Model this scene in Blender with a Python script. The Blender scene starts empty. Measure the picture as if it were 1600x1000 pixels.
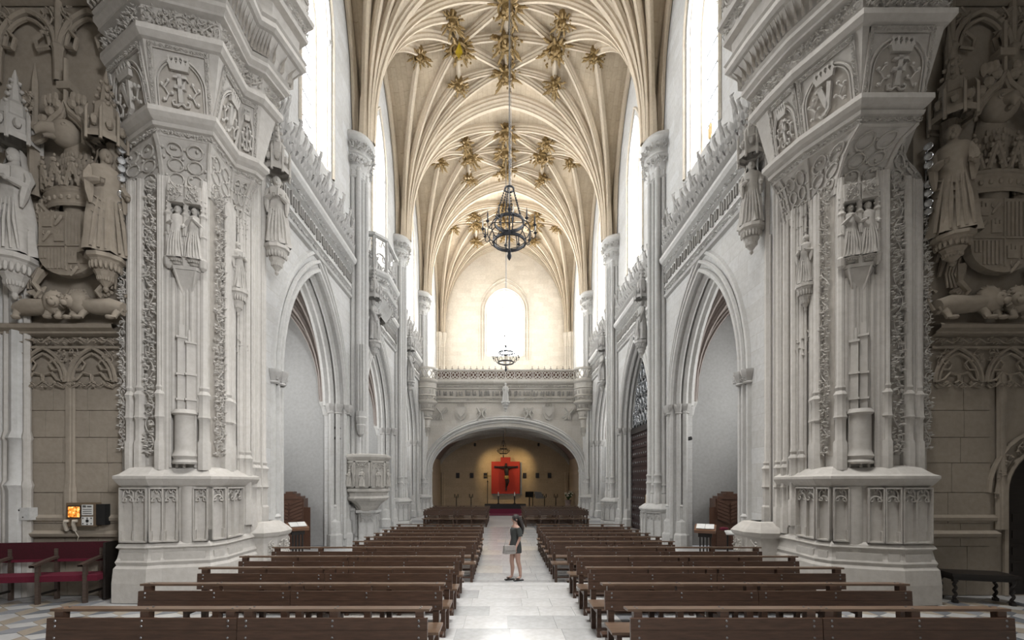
import bpy, math, random
import numpy as np
from mathutils import Vector, Matrix
PI = math.pi
SC = bpy.context.scene
COL = SC.collection
# ------------------------------------------------------------------ camera
cd = bpy.data.cameras.new('camera'); cam = bpy.data.objects.new('camera', cd); COL.objects.link(cam)
cam.location = (-0.23, 0.0, 2.45); cam.rotation_euler = (PI/2, 0, 0)
cd.sensor_width = 36.0; cd.lens = 15.3; cd.shift_x = 0.0094; cd.shift_y = 0.159
cd.clip_start = 0.05; cd.clip_end = 300
SC.camera = cam
# ------------------------------------------------------------------ world, light, exposure
wd = bpy.data.worlds.new('sky'); SC.world = wd; wd.use_nodes = True
wd.node_tree.nodes['Background'].inputs[0].default_value = (0.80, 0.88, 1.0, 1)
wd.node_tree.nodes['Background'].inputs[1].default_value = 1.0
SC.view_settings.view_transform = 'Standard'; SC.view_settings.look = 'None'
SC.view_settings.gamma = 1.0; SC.view_settings.use_curve_mapping = False
SC.view_settings.exposure = 0.18
try:
    SC.cycles.max_bounces = 8; SC.cycles.diffuse_bounces = 3; SC.cycles.use_denoising = True
    SC.cycles.sample_clamp_indirect = 8.0
except Exception: pass
def area(name, loc, rot, sx, sy, watts, col):
    l = bpy.data.lights.new(name, 'AREA'); l.shape = 'RECTANGLE'; l.size = sx; l.size_y = sy
    l.energy = watts; l.color = col
    o = bpy.data.objects.new(name, l); COL.objects.link(o); o.location = loc; o.rotation_euler = rot
    return o
LANTERN_W = 980
la = area('lantern_daylight', (0.0, 4.4, 25.5), (0, 0, 0), 7.0, 7.0, LANTERN_W, (1.0, 0.98, 0.95)); la.data.spread = math.radians(80)
cw = area('chancel_fill_light', (6.3, -4.4, 9.5), (Vector((-6.0, 8.8, 5.0))-Vector((6.3, -4.4, 9.5))).to_track_quat('-Z', 'Y').to_euler(), 2.6, 5.0, 400, (0.98, 0.985, 1.0)); cw.data.spread = math.radians(80)  # added unseen light, aimed to brighten the left crossing pier
NAVE_WIN = 17.0; END_WIN = 42.0; CHAPEL_FILL = 7.0

# ------------------------------------------------------------------ materials
MATS = {}
def new_mat(name):
    m = bpy.data.materials.new(name); m.use_nodes = True
    nt = m.node_tree; b = nt.nodes['Principled BSDF']; MATS[name] = m
    return m, nt, b
def sinp(b, k, v):
    if k in b.inputs: b.inputs[k].default_value = v
def ramp(nt, fac, stops):
    r = nt.nodes.new('ShaderNodeValToRGB'); nt.links.new(fac, r.inputs[0])
    e = r.color_ramp.elements
    while len(e) < len(stops): e.new(0.5)
    for q, (p, c) in zip(e, stops): q.position = p; q.color = (*c, 1)
    return r
def noise(nt, scale, detail=4, vec=None, rough=0.6):
    n = nt.nodes.new('ShaderNodeTexNoise'); n.inputs['Scale'].default_value = scale
    n.inputs['Detail'].default_value = detail; n.inputs['Roughness'].default_value = rough
    if vec is not None: nt.links.new(vec, n.inputs['Vector'])
    return n
def mixc(nt, fac, a, b, mode='MIX'):
    m = nt.nodes.new('ShaderNodeMix'); m.data_type = 'RGBA'; m.blend_type = mode
    for s, v in ((0, fac), (6, a), (7, b)):
        if hasattr(v, 'is_output'): nt.links.new(v, m.inputs[s])
        elif s == 0: m.inputs[0].default_value = v
        else: m.inputs[s].default_value = (*v, 1)
    return m.outputs[2]
def stone(name, c, var=0.12, joints=None, jcol=0.72, bw=0.9, bh=0.42, rough=0.85, bump=0.25, warm=None):
    """joints: None or axis pair such as 'yz', 'xz', 'xy' """
    m, nt, b = new_mat(name)
    tc = nt.nodes.new('ShaderNodeTexCoord'); pos = tc.outputs['Object']
    n1 = noise(nt, 0.55, 5, pos); n2 = noise(nt, 9.0, 5, pos)
    dark = tuple(x*(1-var) for x in c); lite = tuple(min(1, x*(1+var*0.7)) for x in c)
    if warm: dark = warm
    r1 = ramp(nt, n1.outputs[0], [(0.3, dark), (0.7, lite)])
    r2 = ramp(nt, n2.outputs[0], [(0.25, (0.82, 0.81, 0.79)), (0.65, (1, 1, 1))])
    col = mixc(nt, 0.8, r1.outputs[0], r2.outputs[0], 'MULTIPLY')
    height = n2.outputs[0]
    bp = nt.nodes.new('ShaderNodeBump'); bp.inputs['Strength'].default_value = bump; bp.inputs['Distance'].default_value = 0.02
    if joints:
        s = nt.nodes.new('ShaderNodeSeparateXYZ'); nt.links.new(pos, s.inputs[0])
        cb = nt.nodes.new('ShaderNodeCombineXYZ')
        for k, ax in enumerate(joints): nt.links.new(s.outputs['xyz'.index(ax)], cb.inputs[k])
        br = nt.nodes.new('ShaderNodeTexBrick'); nt.links.new(cb.outputs[0], br.inputs[0])
        br.inputs['Scale'].default_value = 1.0; br.inputs['Brick Width'].default_value = bw; br.inputs['Row Height'].default_value = bh
        br.inputs['Mortar Size'].default_value = 0.008; br.inputs['Mortar Smooth'].default_value = 0.3
        br.inputs['Color1'].default_value = (1, 1, 1, 1); br.inputs['Color2'].default_value = (0.9, 0.89, 0.87, 1)
        br.inputs['Mortar'].default_value = (jcol, jcol*0.97, jcol*0.93, 1)
        col = mixc(nt, 1.0, col, br.outputs[0], 'MULTIPLY')
        mh = nt.nodes.new('ShaderNodeMath'); mh.operation = 'MULTIPLY_ADD'
        nt.links.new(br.outputs['Fac'], mh.inputs[0]); mh.inputs[1].default_value = -0.6; nt.links.new(n2.outputs[0], mh.inputs[2])
        height = mh.outputs[0]
    nt.links.new(height, bp.inputs['Height']); nt.links.new(bp.outputs[0], b.inputs['Normal'])
    nt.links.new(col, b.inputs['Base Color']); sinp(b, 'Roughness', rough); sinp(b, 'Specular IOR Level', 0.25)
    return m
stone('nave_stone', (0.62, 0.62, 0.615), 0.08, 'yz', 0.82)
stone('nave_plain', (0.58, 0.575, 0.56), 0.12)
stone('nave_carved', (0.50, 0.49, 0.475), 0.16)
stone('vault_web', (0.50, 0.415, 0.31), 0.20, 'yx', 0.72, 0.75, 0.27)
stone('vault_rib', (0.58, 0.495, 0.385), 0.12)
stone('end_stone', (0.72, 0.66, 0.57), 0.08, 'xz', 0.90)
stone('choir_stone', (0.62, 0.595, 0.555), 0.10, 'xz', 0.86)
stone('choir_carved', (0.50, 0.48, 0.445), 0.18)
stone('under_wall', (0.60, 0.49, 0.36), 0.10, 'xz', 0.88, 0.8, 0.35)
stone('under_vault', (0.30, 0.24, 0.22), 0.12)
stone('pier_stone', (0.57, 0.545, 0.51), 0.12)
stone('pier_carved', (0.54, 0.515, 0.48), 0.15)
stone('pier_ground', (0.50, 0.465, 0.42), 0.18)
stone('transept_stone', (0.35, 0.305, 0.25), 0.14)
stone('transept_carved', (0.34, 0.295, 0.24), 0.16)
stone('plaster_grey', (0.42, 0.42, 0.415), 0.06, bump=0.05)
stone('chapel_vault', (0.33, 0.29, 0.27), 0.1)
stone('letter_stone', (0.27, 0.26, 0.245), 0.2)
stone('shell_stone', (0.40, 0.37, 0.33), 0.1)
stone('tile_white', (0.52, 0.52, 0.51), 0.12, rough=0.25, bump=0.02)
stone('tile_grey', (0.27, 0.28, 0.30), 0.15, rough=0.25, bump=0.02)
stone('tile_dark', (0.17, 0.18, 0.195), 0.15, rough=0.25, bump=0.02)
stone('tile_tan', (0.36, 0.315, 0.255), 0.15, rough=0.25, bump=0.02)
stone('slab_a', (0.66, 0.66, 0.66), 0.12, rough=0.16, bump=0.03)
stone('slab_b', (0.54, 0.545, 0.55), 0.14, rough=0.16, bump=0.03)
stone('slab_c', (0.62, 0.60, 0.57), 0.12, rough=0.16, bump=0.03)
stone('floor_base', (0.42, 0.42, 0.42), 0.15, rough=0.4, bump=0.03)
def wood(name, c, scale=6.0, rough=0.42):
    m, nt, b = new_mat(name)
    tc = nt.nodes.new('ShaderNodeTexCoord'); mp = nt.nodes.new('ShaderNodeMapping')
    mp.inputs['Scale'].default_value = (0.8, 7, 7); nt.links.new(tc.outputs['Object'], mp.inputs[0])
    oi = nt.nodes.new('ShaderNodeObjectInfo')
    ad = nt.nodes.new('ShaderNodeVectorMath'); ad.operation = 'ADD'
    nt.links.new(mp.outputs[0], ad.inputs[0]); nt.links.new(oi.outputs['Location'], ad.inputs[1])
    n = noise(nt, scale, 6, ad.outputs[0])
    r = ramp(nt, n.outputs[0], [(0.25, tuple(x*0.55 for x in c)), (0.55, c), (0.8, tuple(min(1, x*1.5) for x in c))])
    nt.links.new(r.outputs[0], b.inputs['Base Color']); sinp(b, 'Roughness', rough)
    bp = nt.nodes.new('ShaderNodeBump'); bp.inputs['Strength'].default_value = 0.12; nt.links.new(n.outputs[0], bp.inputs['Height'])
    nt.links.new(bp.outputs[0], b.inputs['Normal'])
    return m
wood('pew_wood', (0.080, 0.045, 0.030), rough=0.36); wood('pew_edge', (0.15, 0.095, 0.062), rough=0.34)
wood('booth_wood', (0.115, 0.058, 0.038)); wood('black_wood', (0.018, 0.014, 0.012)); wood('lectern_wood', (0.20, 0.10, 0.055))
wood('door_wood', (0.030, 0.014, 0.013)); wood('arm_wood', (0.085, 0.06, 0.048))
def plain(name, c, rough=0.6, metal=0.0, var=0.2, emit=None, es=0.0, scale=14):
    m, nt, b = new_mat(name)
    tc = nt.nodes.new('ShaderNodeTexCoord'); n = noise(nt, scale, 3, tc.outputs['Object'])
    r = ramp(nt, n.outputs[0], [(0.3, tuple(x*(1-var) for x in c)), (0.7, c)])
    nt.links.new(r.outputs[0], b.inputs['Base Color']); sinp(b, 'Roughness', rough); sinp(b, 'Metallic', metal)
    if emit: sinp(b, 'Emission Color', (*emit, 1)); sinp(b, 'Emission Strength', es)
    return m
plain('iron', (0.045, 0.048, 0.055), 0.5, 0.6); plain('gold', (0.50, 0.335, 0.12), 0.45, 0.45, 0.6)
plain('gilt', (0.33, 0.22, 0.085), 0.5, 0.3, 0.6); plain('chrome', (0.72, 0.73, 0.75), 0.18, 1.0, 0.1)
plain('velvet', (0.06, 0.002, 0.009), 0.95, 0, 0.35, scale=30); plain('crimson', (0.125, 0.004, 0.022), 0.9)
plain('red_panel', (0.46, 0.036, 0.028), 0.7, 0, 0.12); plain('candle', (0.8, 0.78, 0.72), 0.5); plain('steel', (0.30, 0.31, 0.32), 0.4, 0.8)
plain('white_metal', (0.62, 0.62, 0.61), 0.4); plain('paper', (0.72, 0.72, 0.70), 0.8, 0, 0.1); plain('brown_metal', (0.16, 0.115, 0.075), 0.5)
plain('cream_plastic', (0.55, 0.50, 0.42), 0.5); plain('black', (0.012, 0.012, 0.013), 0.5); plain('carpet', (0.17, 0.02, 0.05), 0.95)
plain('skin', (0.52, 0.33, 0.26), 0.55, 0, 0.08); plain('hair', (0.030, 0.024, 0.022), 0.55); plain('dress', (0.055, 0.06, 0.058), 0.85)
plain('bag', (0.36, 0.34, 0.32), 0.6); plain('bronze', (0.03, 0.026, 0.03), 0.4, 0.3); plain('green', (0.05, 0.11, 0.04), 0.7); plain('petal', (0.7, 0.66, 0.55), 0.7)
plain('pink_stone', (0.35, 0.27, 0.25), 0.7); plain('yellow_glass', (0.6, 0.45, 0.02), 0.3); plain('red_glass', (0.5, 0.04, 0.03), 0.3)
plain('nave_glass', (0.8, 0.85, 0.9), 0.4, 0, 0.02, (0.96, 0.98, 1.0), NAVE_WIN)
plain('end_glass', (0.8, 0.85, 0.9), 0.4, 0, 0.02, (1.0, 0.99, 0.97), END_WIN)
plain('chapel_fill_glow', (0.8, 0.85, 0.9), 0.4, 0, 0.02, (1.0, 0.99, 0.97), CHAPEL_FILL)
plain('pane_glass', (0.8, 0.85, 0.9), 0.4, 0, 0.02, (0.96, 0.98, 1.0), 2.0)
plain('screen_lit', (0.3, 0.12, 0.02), 0.4, 0, 0.8, (1.0, 0.42, 0.07), 1.6, scale=60)
_m = MATS['screen_lit']; _nt = _m.node_tree; _b = _nt.nodes['Principled BSDF']; _tc = _nt.nodes.new('ShaderNodeTexCoord')
_n = noise(_nt, 22, 3, _tc.outputs['Object']); _r = ramp(_nt, _n.outputs[0], [(0.38, (0.03, 0.008, 0.002)), (0.5, (0.8, 0.22, 0.02)), (0.66, (1.0, 0.65, 0.25))]); _nt.links.new(_r.outputs[0], _b.inputs['Emission Color'])
plain('bulb', (0.9, 0.8, 0.6), 0.4, 0, 0.02, (1.0, 0.85, 0.6), 4.0)

# ------------------------------------------------------------------ mesh helpers
class MB:
    def __init__(s): s.V = []; s.F = []; s.n = 0
    def add(s, V, F, M=None):
        A = np.asarray(V, dtype=float).reshape(-1, 3)
        if M is not None:
            R = np.array(M); A = A @ R[:3, :3].T + R[:3, 3]
        o = s.n; s.V.append(A); s.n += len(A)
        s.F.extend([tuple(i+o for i in f) for f in F]); return s
    def box(s, c, d, rz=0.0, top=None, M=None):
        x, y, z = d[0]/2, d[1]/2, d[2]/2; t = top or 1.0
        V = [(-x,-y,-z),(x,-y,-z),(x,y,-z),(-x,y,-z),(-x*t,-y*t,z),(x*t,-y*t,z),(x*t,y*t,z),(-x*t,y*t,z)]
        F = [(0,3,2,1),(4,5,6,7),(0,1,5,4),(1,2,6,5),(2,3,7,6),(3,0,4,7)]
        T = Matrix.Translation(c) @ Matrix.Rotation(rz, 4, 'Z')
        return s.add(V, F, (M @ T) if M else T)
    def span(s, a, b, M=None):
        return s.box([(a[k]+b[k])/2 for k in range(3)], [abs(b[k]-a[k]) for k in range(3)], M=M)
    def grid(s, P, closeu=False, closev=False):
        P = np.asarray(P, dtype=float); n, m = P.shape[:2]; F = []
        for i in range(n if closeu else n-1):
            for j in range(m if closev else m-1):
                i2, j2 = (i+1) % n, (j+1) % m
                F.append((i*m+j, i2*m+j, i2*m+j2, i*m+j2))
        return s.add(P.reshape(-1, 3), F)
    def lathe(s, prof, c=(0,0), n=12, a0=0.0, a1=2*PI, M=None, rot=0.0, sy=1.0):
        full = abs(a1-a0-2*PI) < 1e-6; k = n if full else n+1
        P = [[(c[0]+r*math.cos(a0+rot+(a1-a0)*i/n), c[1]+sy*r*math.sin(a0+rot+(a1-a0)*i/n), z) for (r, z) in prof] for i in range(k)]
        P = np.asarray(P, float)
        if M is not None:
            R = np.array(M); P = P @ R[:3,:3].T + R[:3,3]
        return s.grid(P, closeu=full)
    def tube(s, pts, r, n=6, cap=True):
        P = np.asarray(pts, float); k = len(P)
        rr = np.full(k, r) if np.isscalar(r) else np.asarray(r, float)
        T = np.gradient(P, axis=0); T /= (np.linalg.norm(T, axis=1)[:, None]+1e-9)
        up = np.array([0.0, 0, 1]) if abs(T[0][2]) < 0.9 else np.array([1.0, 0, 0])
        S = np.cross(T[0], up); S /= np.linalg.norm(S); rows = []
        for i in range(k):
            S = S - T[i]*np.dot(S, T[i]); S /= (np.linalg.norm(S)+1e-9); N = np.cross(S, T[i])
            rows.append([P[i]+rr[i]*(math.cos(2*PI*j/n)*S+math.sin(2*PI*j/n)*N) for j in range(n)])
        o = s.n; s.grid(rows, closev=True)
        if cap: s.F.append(tuple(o+j for j in range(n))); s.F.append(tuple(o+(k-1)*n+j for j in range(n)))
        return s
    def sweep(s, pts, prof, side, closed=True, flip=1.0):
        P = np.asarray(pts, float); T = np.gradient(P, axis=0); T /= (np.linalg.norm(T, axis=1)[:, None]+1e-9)
        rows = []
        for i in range(len(P)):
            S = np.asarray(side, float); S = S - T[i]*np.dot(S, T[i]); S /= (np.linalg.norm(S)+1e-9)
            N = np.cross(S, T[i])*flip
            rows.append([P[i]+a*S+b*N for (a, b) in prof])
        return s.grid(rows, closev=closed)
    def blob(s, c, r, n=8, m=5, M=None):
        if np.isscalar(r): r = (r, r, r)
        V = [(0, 0, -1)]
        for i in range(1, m):
            a = -PI/2+PI*i/m
            for j in range(n): V.append((math.cos(a)*math.cos(2*PI*j/n), math.cos(a)*math.sin(2*PI*j/n), math.sin(a)))
        V.append((0, 0, 1)); F = []
        for j in range(n): F.append((0, 1+(j+1) % n, 1+j))
        for i in range(m-2):
            for j in range(n):
                a, b = 1+i*n+j, 1+i*n+(j+1) % n; F.append((a, b, b+n, a+n))
        t = len(V)-1; o = 1+(m-2)*n
        for j in range(n): F.append((t, o+j, o+(j+1) % n))
        A = np.asarray(V, float)*np.asarray(r, float)
        if M is not None: R = np.array(M); A = A @ R[:3,:3].T
        return s.add(A+np.asarray(c, float), F)
    def poly(s, pts2, M, d):
        """extrude closed polygon (u,v) by d along n in frame M"""
        n = len(pts2); V = [(u, v, 0) for u, v in pts2]+[(u, v, d) for u, v in pts2]
        F = [tuple(range(n))[::-1], tuple(range(n, 2*n))]+[(i, (i+1) % n, n+(i+1) % n, n+i) for i in range(n)]
        return s.add(V, F, M)
    def build(s, name, mat, parent=None, smooth=None):
        me = bpy.data.meshes.new(name)
        V = np.concatenate(s.V) if s.V else np.zeros((0, 3))
        me.from_pydata(V.tolist(), [], s.F)
        me.materials.append(MATS[mat])
        if smooth:
            me.polygons.foreach_set('use_smooth', [True]*len(me.polygons))
            try: me.set_sharp_from_angle(angle=math.radians(smooth))
            except Exception: pass
        me.update()
        o = bpy.data.objects.new(name, me); COL.objects.link(o)
        if parent is not None: o.parent = parent
        return o
def inst(src, parent, M=None, name=None):
    o = src.copy()
    if name: o.name = name
    COL.objects.link(o); o.parent = parent
    if M is not None: o.matrix_local = M
    return o
def tag(o, label=None, cat=None, group=None, kind=None):
    if label: o['label'] = label
    if cat: o['category'] = cat
    if group: o['group'] = group
    if kind: o['kind'] = kind
    return o
def thing(name, label, cat, loc=(0,0,0), rz=0.0, group=None):
    o = bpy.data.objects.new(name, None); COL.objects.link(o); o.empty_display_size = 0.1
    o.location = loc; o.rotation_euler = (0, 0, rz)
    return tag(o, label, cat, group)
def copy_tree(o, parent=None):
    c = o.copy(); COL.objects.link(c)
    if parent is not None: c.parent = parent
    for ch in list(o.children): copy_tree(ch, c)
    return c
def struct(o, label=None): return tag(o, label, None, None, 'structure')
def frame(o, u, n=None, v=(0, 0, 1)):
    u = Vector(u).normalized(); v = Vector(v).normalized(); n = Vector(n).normalized() if n is not None else u.cross(v).normalized()
    M = Matrix(((u.x, v.x, n.x, o[0]), (u.y, v.y, n.y, o[1]), (u.z, v.z, n.z, o[2]), (0, 0, 0, 1)))
    return M
def face_frame(p, q, z, out=0.0):
    """frame on the vertical face running p->q (viewer on the right hand of p->q): u along, v up, n to the viewer"""
    u = Vector((q[0]-p[0], q[1]-p[1], 0)).normalized(); n = u.cross(Vector((0, 0, 1)))
    return frame((p[0]+n.x*out, p[1]+n.y*out, z), u, n), math.hypot(q[0]-p[0], q[1]-p[1])
def offset_path(path, d):
    P = [Vector(p) for p in path]; out = []
    for i, p in enumerate(P):
        ns = []
        if i > 0: t = (p-P[i-1]).normalized(); ns.append(Vector((t.y, -t.x)))
        if i < len(P)-1: t = (P[i+1]-p).normalized(); ns.append(Vector((t.y, -t.x)))
        if len(ns) == 1: m = ns[0]*d
        else:
            b = (ns[0]+ns[1]); b.normalize(); m = b*(d/max(0.35, b.dot(ns[0])))
        out.append((p.x+m.x, p.y+m.y))
    return out
def loft(mb, path, prof):
    """prof (offset, z): mouldings swept along a plan path, mitred"""
    rows = [[(x, y, z) for x, y in offset_path(path, o)] for o, z in prof]
    return mb.grid(rows)
def arch_h(t, s, R):
    t = min(abs(t), s)
    if R >= s: r = (s*s+R*R)/(2*s); return math.sqrt(max(0, r*r-(t+r-s)**2))
    return R*math.sqrt(max(0, 1-(t/s)**2))
def arch_pts(s, R, n=12):
    out = []
    if R >= s:
        r = (s*s+R*R)/(2*s); cx = r-s; am = math.atan2(R, -cx) if cx else PI/2
        L = [(cx+r*math.cos(PI-(PI-am)*i/n), r*math.sin(PI-(PI-am)*i/n)) for i in range(n+1)]
        out = L+[(-x, z) for x, z in L[:-1][::-1]]
    else: out = [(-s*math.cos(PI*i/(2*n)), R*math.sin(PI*i/(2*n))) for i in range(2*n+1)]
    return out
def arch_wall(mb, mp, t0, t1, z0, z1, ops, D, n=9):
    """wall in (t,z), depth d; ops: (centre, half width, base z, spring z, rise)"""
    ts = {t0, t1}
    for c, s, zb, zs, R in ops:
        for x, _ in arch_pts(s, R, n): ts.add(round(c+x, 5))
    ts = sorted(ts)
    def quad(a, b, c, d): mb.add([a, b, c, d], [(0, 1, 2, 3)])
    for i in range(len(ts)-1):
        a, b = ts[i], ts[i+1]; mid = (a+b)/2
        op = next((o for o in ops if abs(mid-o[0]) < o[1]), None)
        segs = []
        if op is None: segs.append((z0, z0, z1, z1))
        else:
            c, s, zb, zs, R = op; ha, hb = zs+arch_h(a-c, s, R), zs+arch_h(b-c, s, R)
            segs.append((ha, hb, z1, z1)); quad(mp(a, ha, 0), mp(b, hb, 0), mp(b, hb, D), mp(a, ha, D))
            if zb > z0+1e-4: segs.append((z0, z0, zb, zb)); quad(mp(a, zb, 0), mp(b, zb, 0), mp(b, zb, D), mp(a, zb, D))
        for la, lb, ua, ub in segs:
            for d in (0, D): quad(mp(a, la, d), mp(b, lb, d), mp(b, ub, d), mp(a, ua, d))
    for c, s, zb, zs, R in ops:
        for t in (c-s, c+s): quad(mp(t, zb, 0), mp(t, zs, 0), mp(t, zs, D), mp(t, zb, D))
    return mb
def vine(mb, M, w, h, seed, leaf=0.05, dens=1.0, depth=1.0):
    """undercut leaf carving filling a w x h field in frame M"""
    rg = random.Random(seed); vert = h >= w; L, W = (h, w) if vert else (w, h)
    def loc(a, b, n): return (b, a, n) if vert else (a, b, n)
    lam = W*rg.uniform(1.7, 2.2); ph = rg.uniform(0, 6)
    k = max(4, int(L/(leaf*0.9))); rs = leaf*0.17
    P = [loc(L*i/k, W/2+0.30*W*math.sin(2*PI*L*i/k/lam+ph), leaf*0.55*depth) for i in range(k+1)]
    T = MB(); T.tube(P, rs, 4, False)
    q = -ph*lam/(2*PI)+lam/4
    j = 0
    while q < L+lam:
        if 0 < q < L:
            sg = 1 if j % 2 == 0 else -1; pts = []
            for i in range(9):
                a = i/8*1.7*PI; r = W*0.30*(1-i/11)
                pts.append(loc(min(L, max(0, q+math.sin(a)*r*0.9)), min(W, max(0, W/2-sg*(W*0.12)+sg*-math.cos(a)*r*0.6)), leaf*(0.5+0.3*i/8)*depth))
            T.tube(pts, rs*0.8, 4, False)
        q += lam/2; j += 1
    N = int(dens*L*W/(leaf*leaf*1.25))
    for i in range(N):
        a, b = rg.uniform(0.4*leaf, L-0.4*leaf), rg.uniform(0.35*leaf, W-0.35*leaf); th = rg.uniform(0, 2*PI); r = leaf*rg.uniform(0.4, 0.75)
        zc = leaf*rg.uniform(0.25, 1.0)*depth; V = [loc(a, b, zc+leaf*0.35*depth)]
        tx, ty = rg.uniform(-.3, .3), rg.uniform(-.3, .3)
        for m in range(8):
            rr = r*(1.0 if m % 2 == 0 else 0.42); ca, sa = math.cos(th+m*PI/4), math.sin(th+m*PI/4)
            V.append(loc(a+rr*ca, b+rr*sa, zc*(0.5 if m % 2 == 0 else 0.9)+rr*(tx*ca+ty*sa)))
        T.add(V, [(0, 1+m, 1+(m+1) % 8) for m in range(8)])
    if T.V: mb.add(np.concatenate(T.V), T.F, M)
    return mb
def letters(mb, M, w, h, seed, d=0.03, k=0.13):
    """black-letter inscription cut as upright strokes"""
    rg = random.Random(seed); x = 0.0; sw = h*k
    while x < w-sw*3:
        n = rg.choice([1, 2, 2, 3])
        for i in range(n):
            up = rg.choice([0, 0, 0, 0.28]) if i == 0 else 0; dn = rg.choice([0, 0, 0, 0, 0.2])
            z0, z1 = h*(0.15-dn*0.6), h*(0.80+up*0.6)
            mb.poly([(x, z0+sw*0.4), (x+sw*0.5, z0), (x+sw, z0+sw*0.4), (x+sw, z1-sw*0.4), (x+sw*0.5, z1), (x, z1-sw*0.4)], M, d)
            if i < n-1:
                e = rg.choice([h*0.70, h*0.18])
                mb.poly([(x+sw, e), (x+sw*2.1, e+sw*0.5), (x+sw*2.1, e+sw), (x+sw, e+sw*0.6)], M, d*0.8)
            x += sw*1.75
        x += sw*rg.choice([0.55, 0.55, 1.4])
    return mb
def cusped(mb, M, w, h, r, n=1):
    """blind tracery: n pointed lights with cusps below a spandrel"""
    lw = w/n
    for k in range(n):
        c = lw*(k+0.5); s = lw*0.42
        A = arch_pts(s, s*1.15, 6); R = np.array(M)
        def tr(p): return [tuple((R[:3, :3] @ np.array([x, y, r*0.5]))+R[:3, 3]) for x, y in p]
        mb.tube(tr([(c+x, h*0.30+z) for x, z in A]), r, 4, False)
        for sg in (-1, 1):
            mb.tube(tr([(c+sg*s*0.98, h*0.30), (c+sg*s*0.45, h*0.32), (c+sg*s*0.35, h*0.42), (c+sg*s*0.62, h*0.52)]), r*0.8, 4, False)
            mb.tube(tr([(c+sg*s, h*0.5), (c+sg*s*0.9, h*0.80), (c+sg*s*0.35, h*0.95), (c+sg*s*0.1, h*0.75)]), r*0.8, 4, False)
    return mb

# ------------------------------------------------------------------ plan
YP = [10.8, 18.0, 25.2, 32.4, 40.6]
XW = 6.35; XC = 5.95; SPR = 16.45; RV = 8.35; RR = 7.7; PV = 2.3
def fan(d, R=RV, r=RR, p=PV):
    u = max(0.0, 1-d/r); return R*(1-u**p)**(1/p)
UP = 0.15
# ================================================================== SETTING
# ---- floor
fl = MB(); fl.span((-13, 10.0, -0.3), (13, 42, -0.02)); floor = struct(fl.build('floor', 'floor_base'), 'pale stone pavement of the nave')
fu = MB(); fu.span((-13, -5, -0.3), (13, 10.0, UP-0.012)); floor_up = struct(fu.build('floor', 'floor_base'), 'marble pavement of the raised crossing')
sl = MB(); sl.span((-6.0, 9.72, 0.02), (6.0, 10.02, UP+0.004)); sl.build('step', 'slab_a', floor_up)
# diamond marble tiles either side of the pews
TS = 0.33
rh = {}
hexv = [(TS*math.cos(math.radians(q)), TS*math.sin(math.radians(q))) for q in (150, 90, 30, -30, -90, -150)]
for nm, idx, m in (('a', (0, 1, 2), 'tile_white'), ('b', (2, 3, 4), 'tile_grey'), ('c', (4, 5, 0), 'tile_tan'), ('d', (2, 3, 4), 'tile_dark')):
    q = [(0, 0)]+[hexv[i] for i in idx]; cx_ = sum(p[0] for p in q)/4; cy_ = sum(p[1] for p in q)/4
    q = [(cx_+(p[0]-cx_)*.985, cy_+(p[1]-cy_)*.985) for p in q][::-1]
    t = MB(); t.poly(q, Matrix.Identity(4), .03); o = t.build('tile', m, floor_up); rh[nm] = o.data; bpy.data.objects.remove(o)
for j in range(0, 16):
    for i in range(-40, 41):
        x = (i+(j % 2)*.5)*TS*math.sqrt(3); y = 3.9+j*TS*1.5
        if 4.0 < y < 8.75 and (-9.7 < x < -5.0 or 5.2 < x < 9.9) and abs(x) < 1.17*y+0.15 and not (y > 8.3 and 6.0 < abs(x) < 7.9):
            for nm in 'abc':
                o = bpy.data.objects.new('tile', rh['d' if nm == 'b' and (i+j) % 2 else nm]); COL.objects.link(o); o.parent = floor_up; o.location = (x, y, UP-.03)
# aisle slabs
def slabs(parent, x0, x1, y0, y1, z, rw, seed, wmin, wmax, mats):
    rg = random.Random(seed); y = y0
    while y < y1-0.05:
        d = min(rw*rg.uniform(0.9, 1.1), y1-y); x = x0
        while x < x1-0.02:
            w = rg.uniform(wmin, wmax)
            if x+w > x1-0.25: w = x1-x
            b = MB(); b.box((0, 0, 0), (w-0.004, d-0.004, 0.03)); o = b.build('slab', rg.choice(mats), parent)
            o.location = (x+w/2, y+d/2, z-0.015); x += w
        y += d
slabs(floor_up, -1.75, 1.75, 3.2, 9.72, UP, 0.62, 4, 0.55, 1.1, ('slab_a', 'slab_a', 'slab_b'))
slabs(floor, -1.5, 1.5, 10.0, 24.2, 0.0, 0.95, 9, 0.7, 1.3, ('slab_b', 'slab_c', 'slab_b'))
for sg in (-1, 1):
    slabs(floor_up, *sorted((sg*1.75, sg*4.95)), 4.2, 9.72, UP, 0.9, 20+sg, 0.8, 1.2, ('slab_b', 'slab_b', 'tile_grey', 'slab_c'))
    slabs(floor, *sorted((sg*1.5, sg*6.3)), 10.0, 32.0, 0.0, 1.8, 30+sg, 1.2, 1.9, ('slab_b', 'tile_grey', 'slab_b'))
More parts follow.
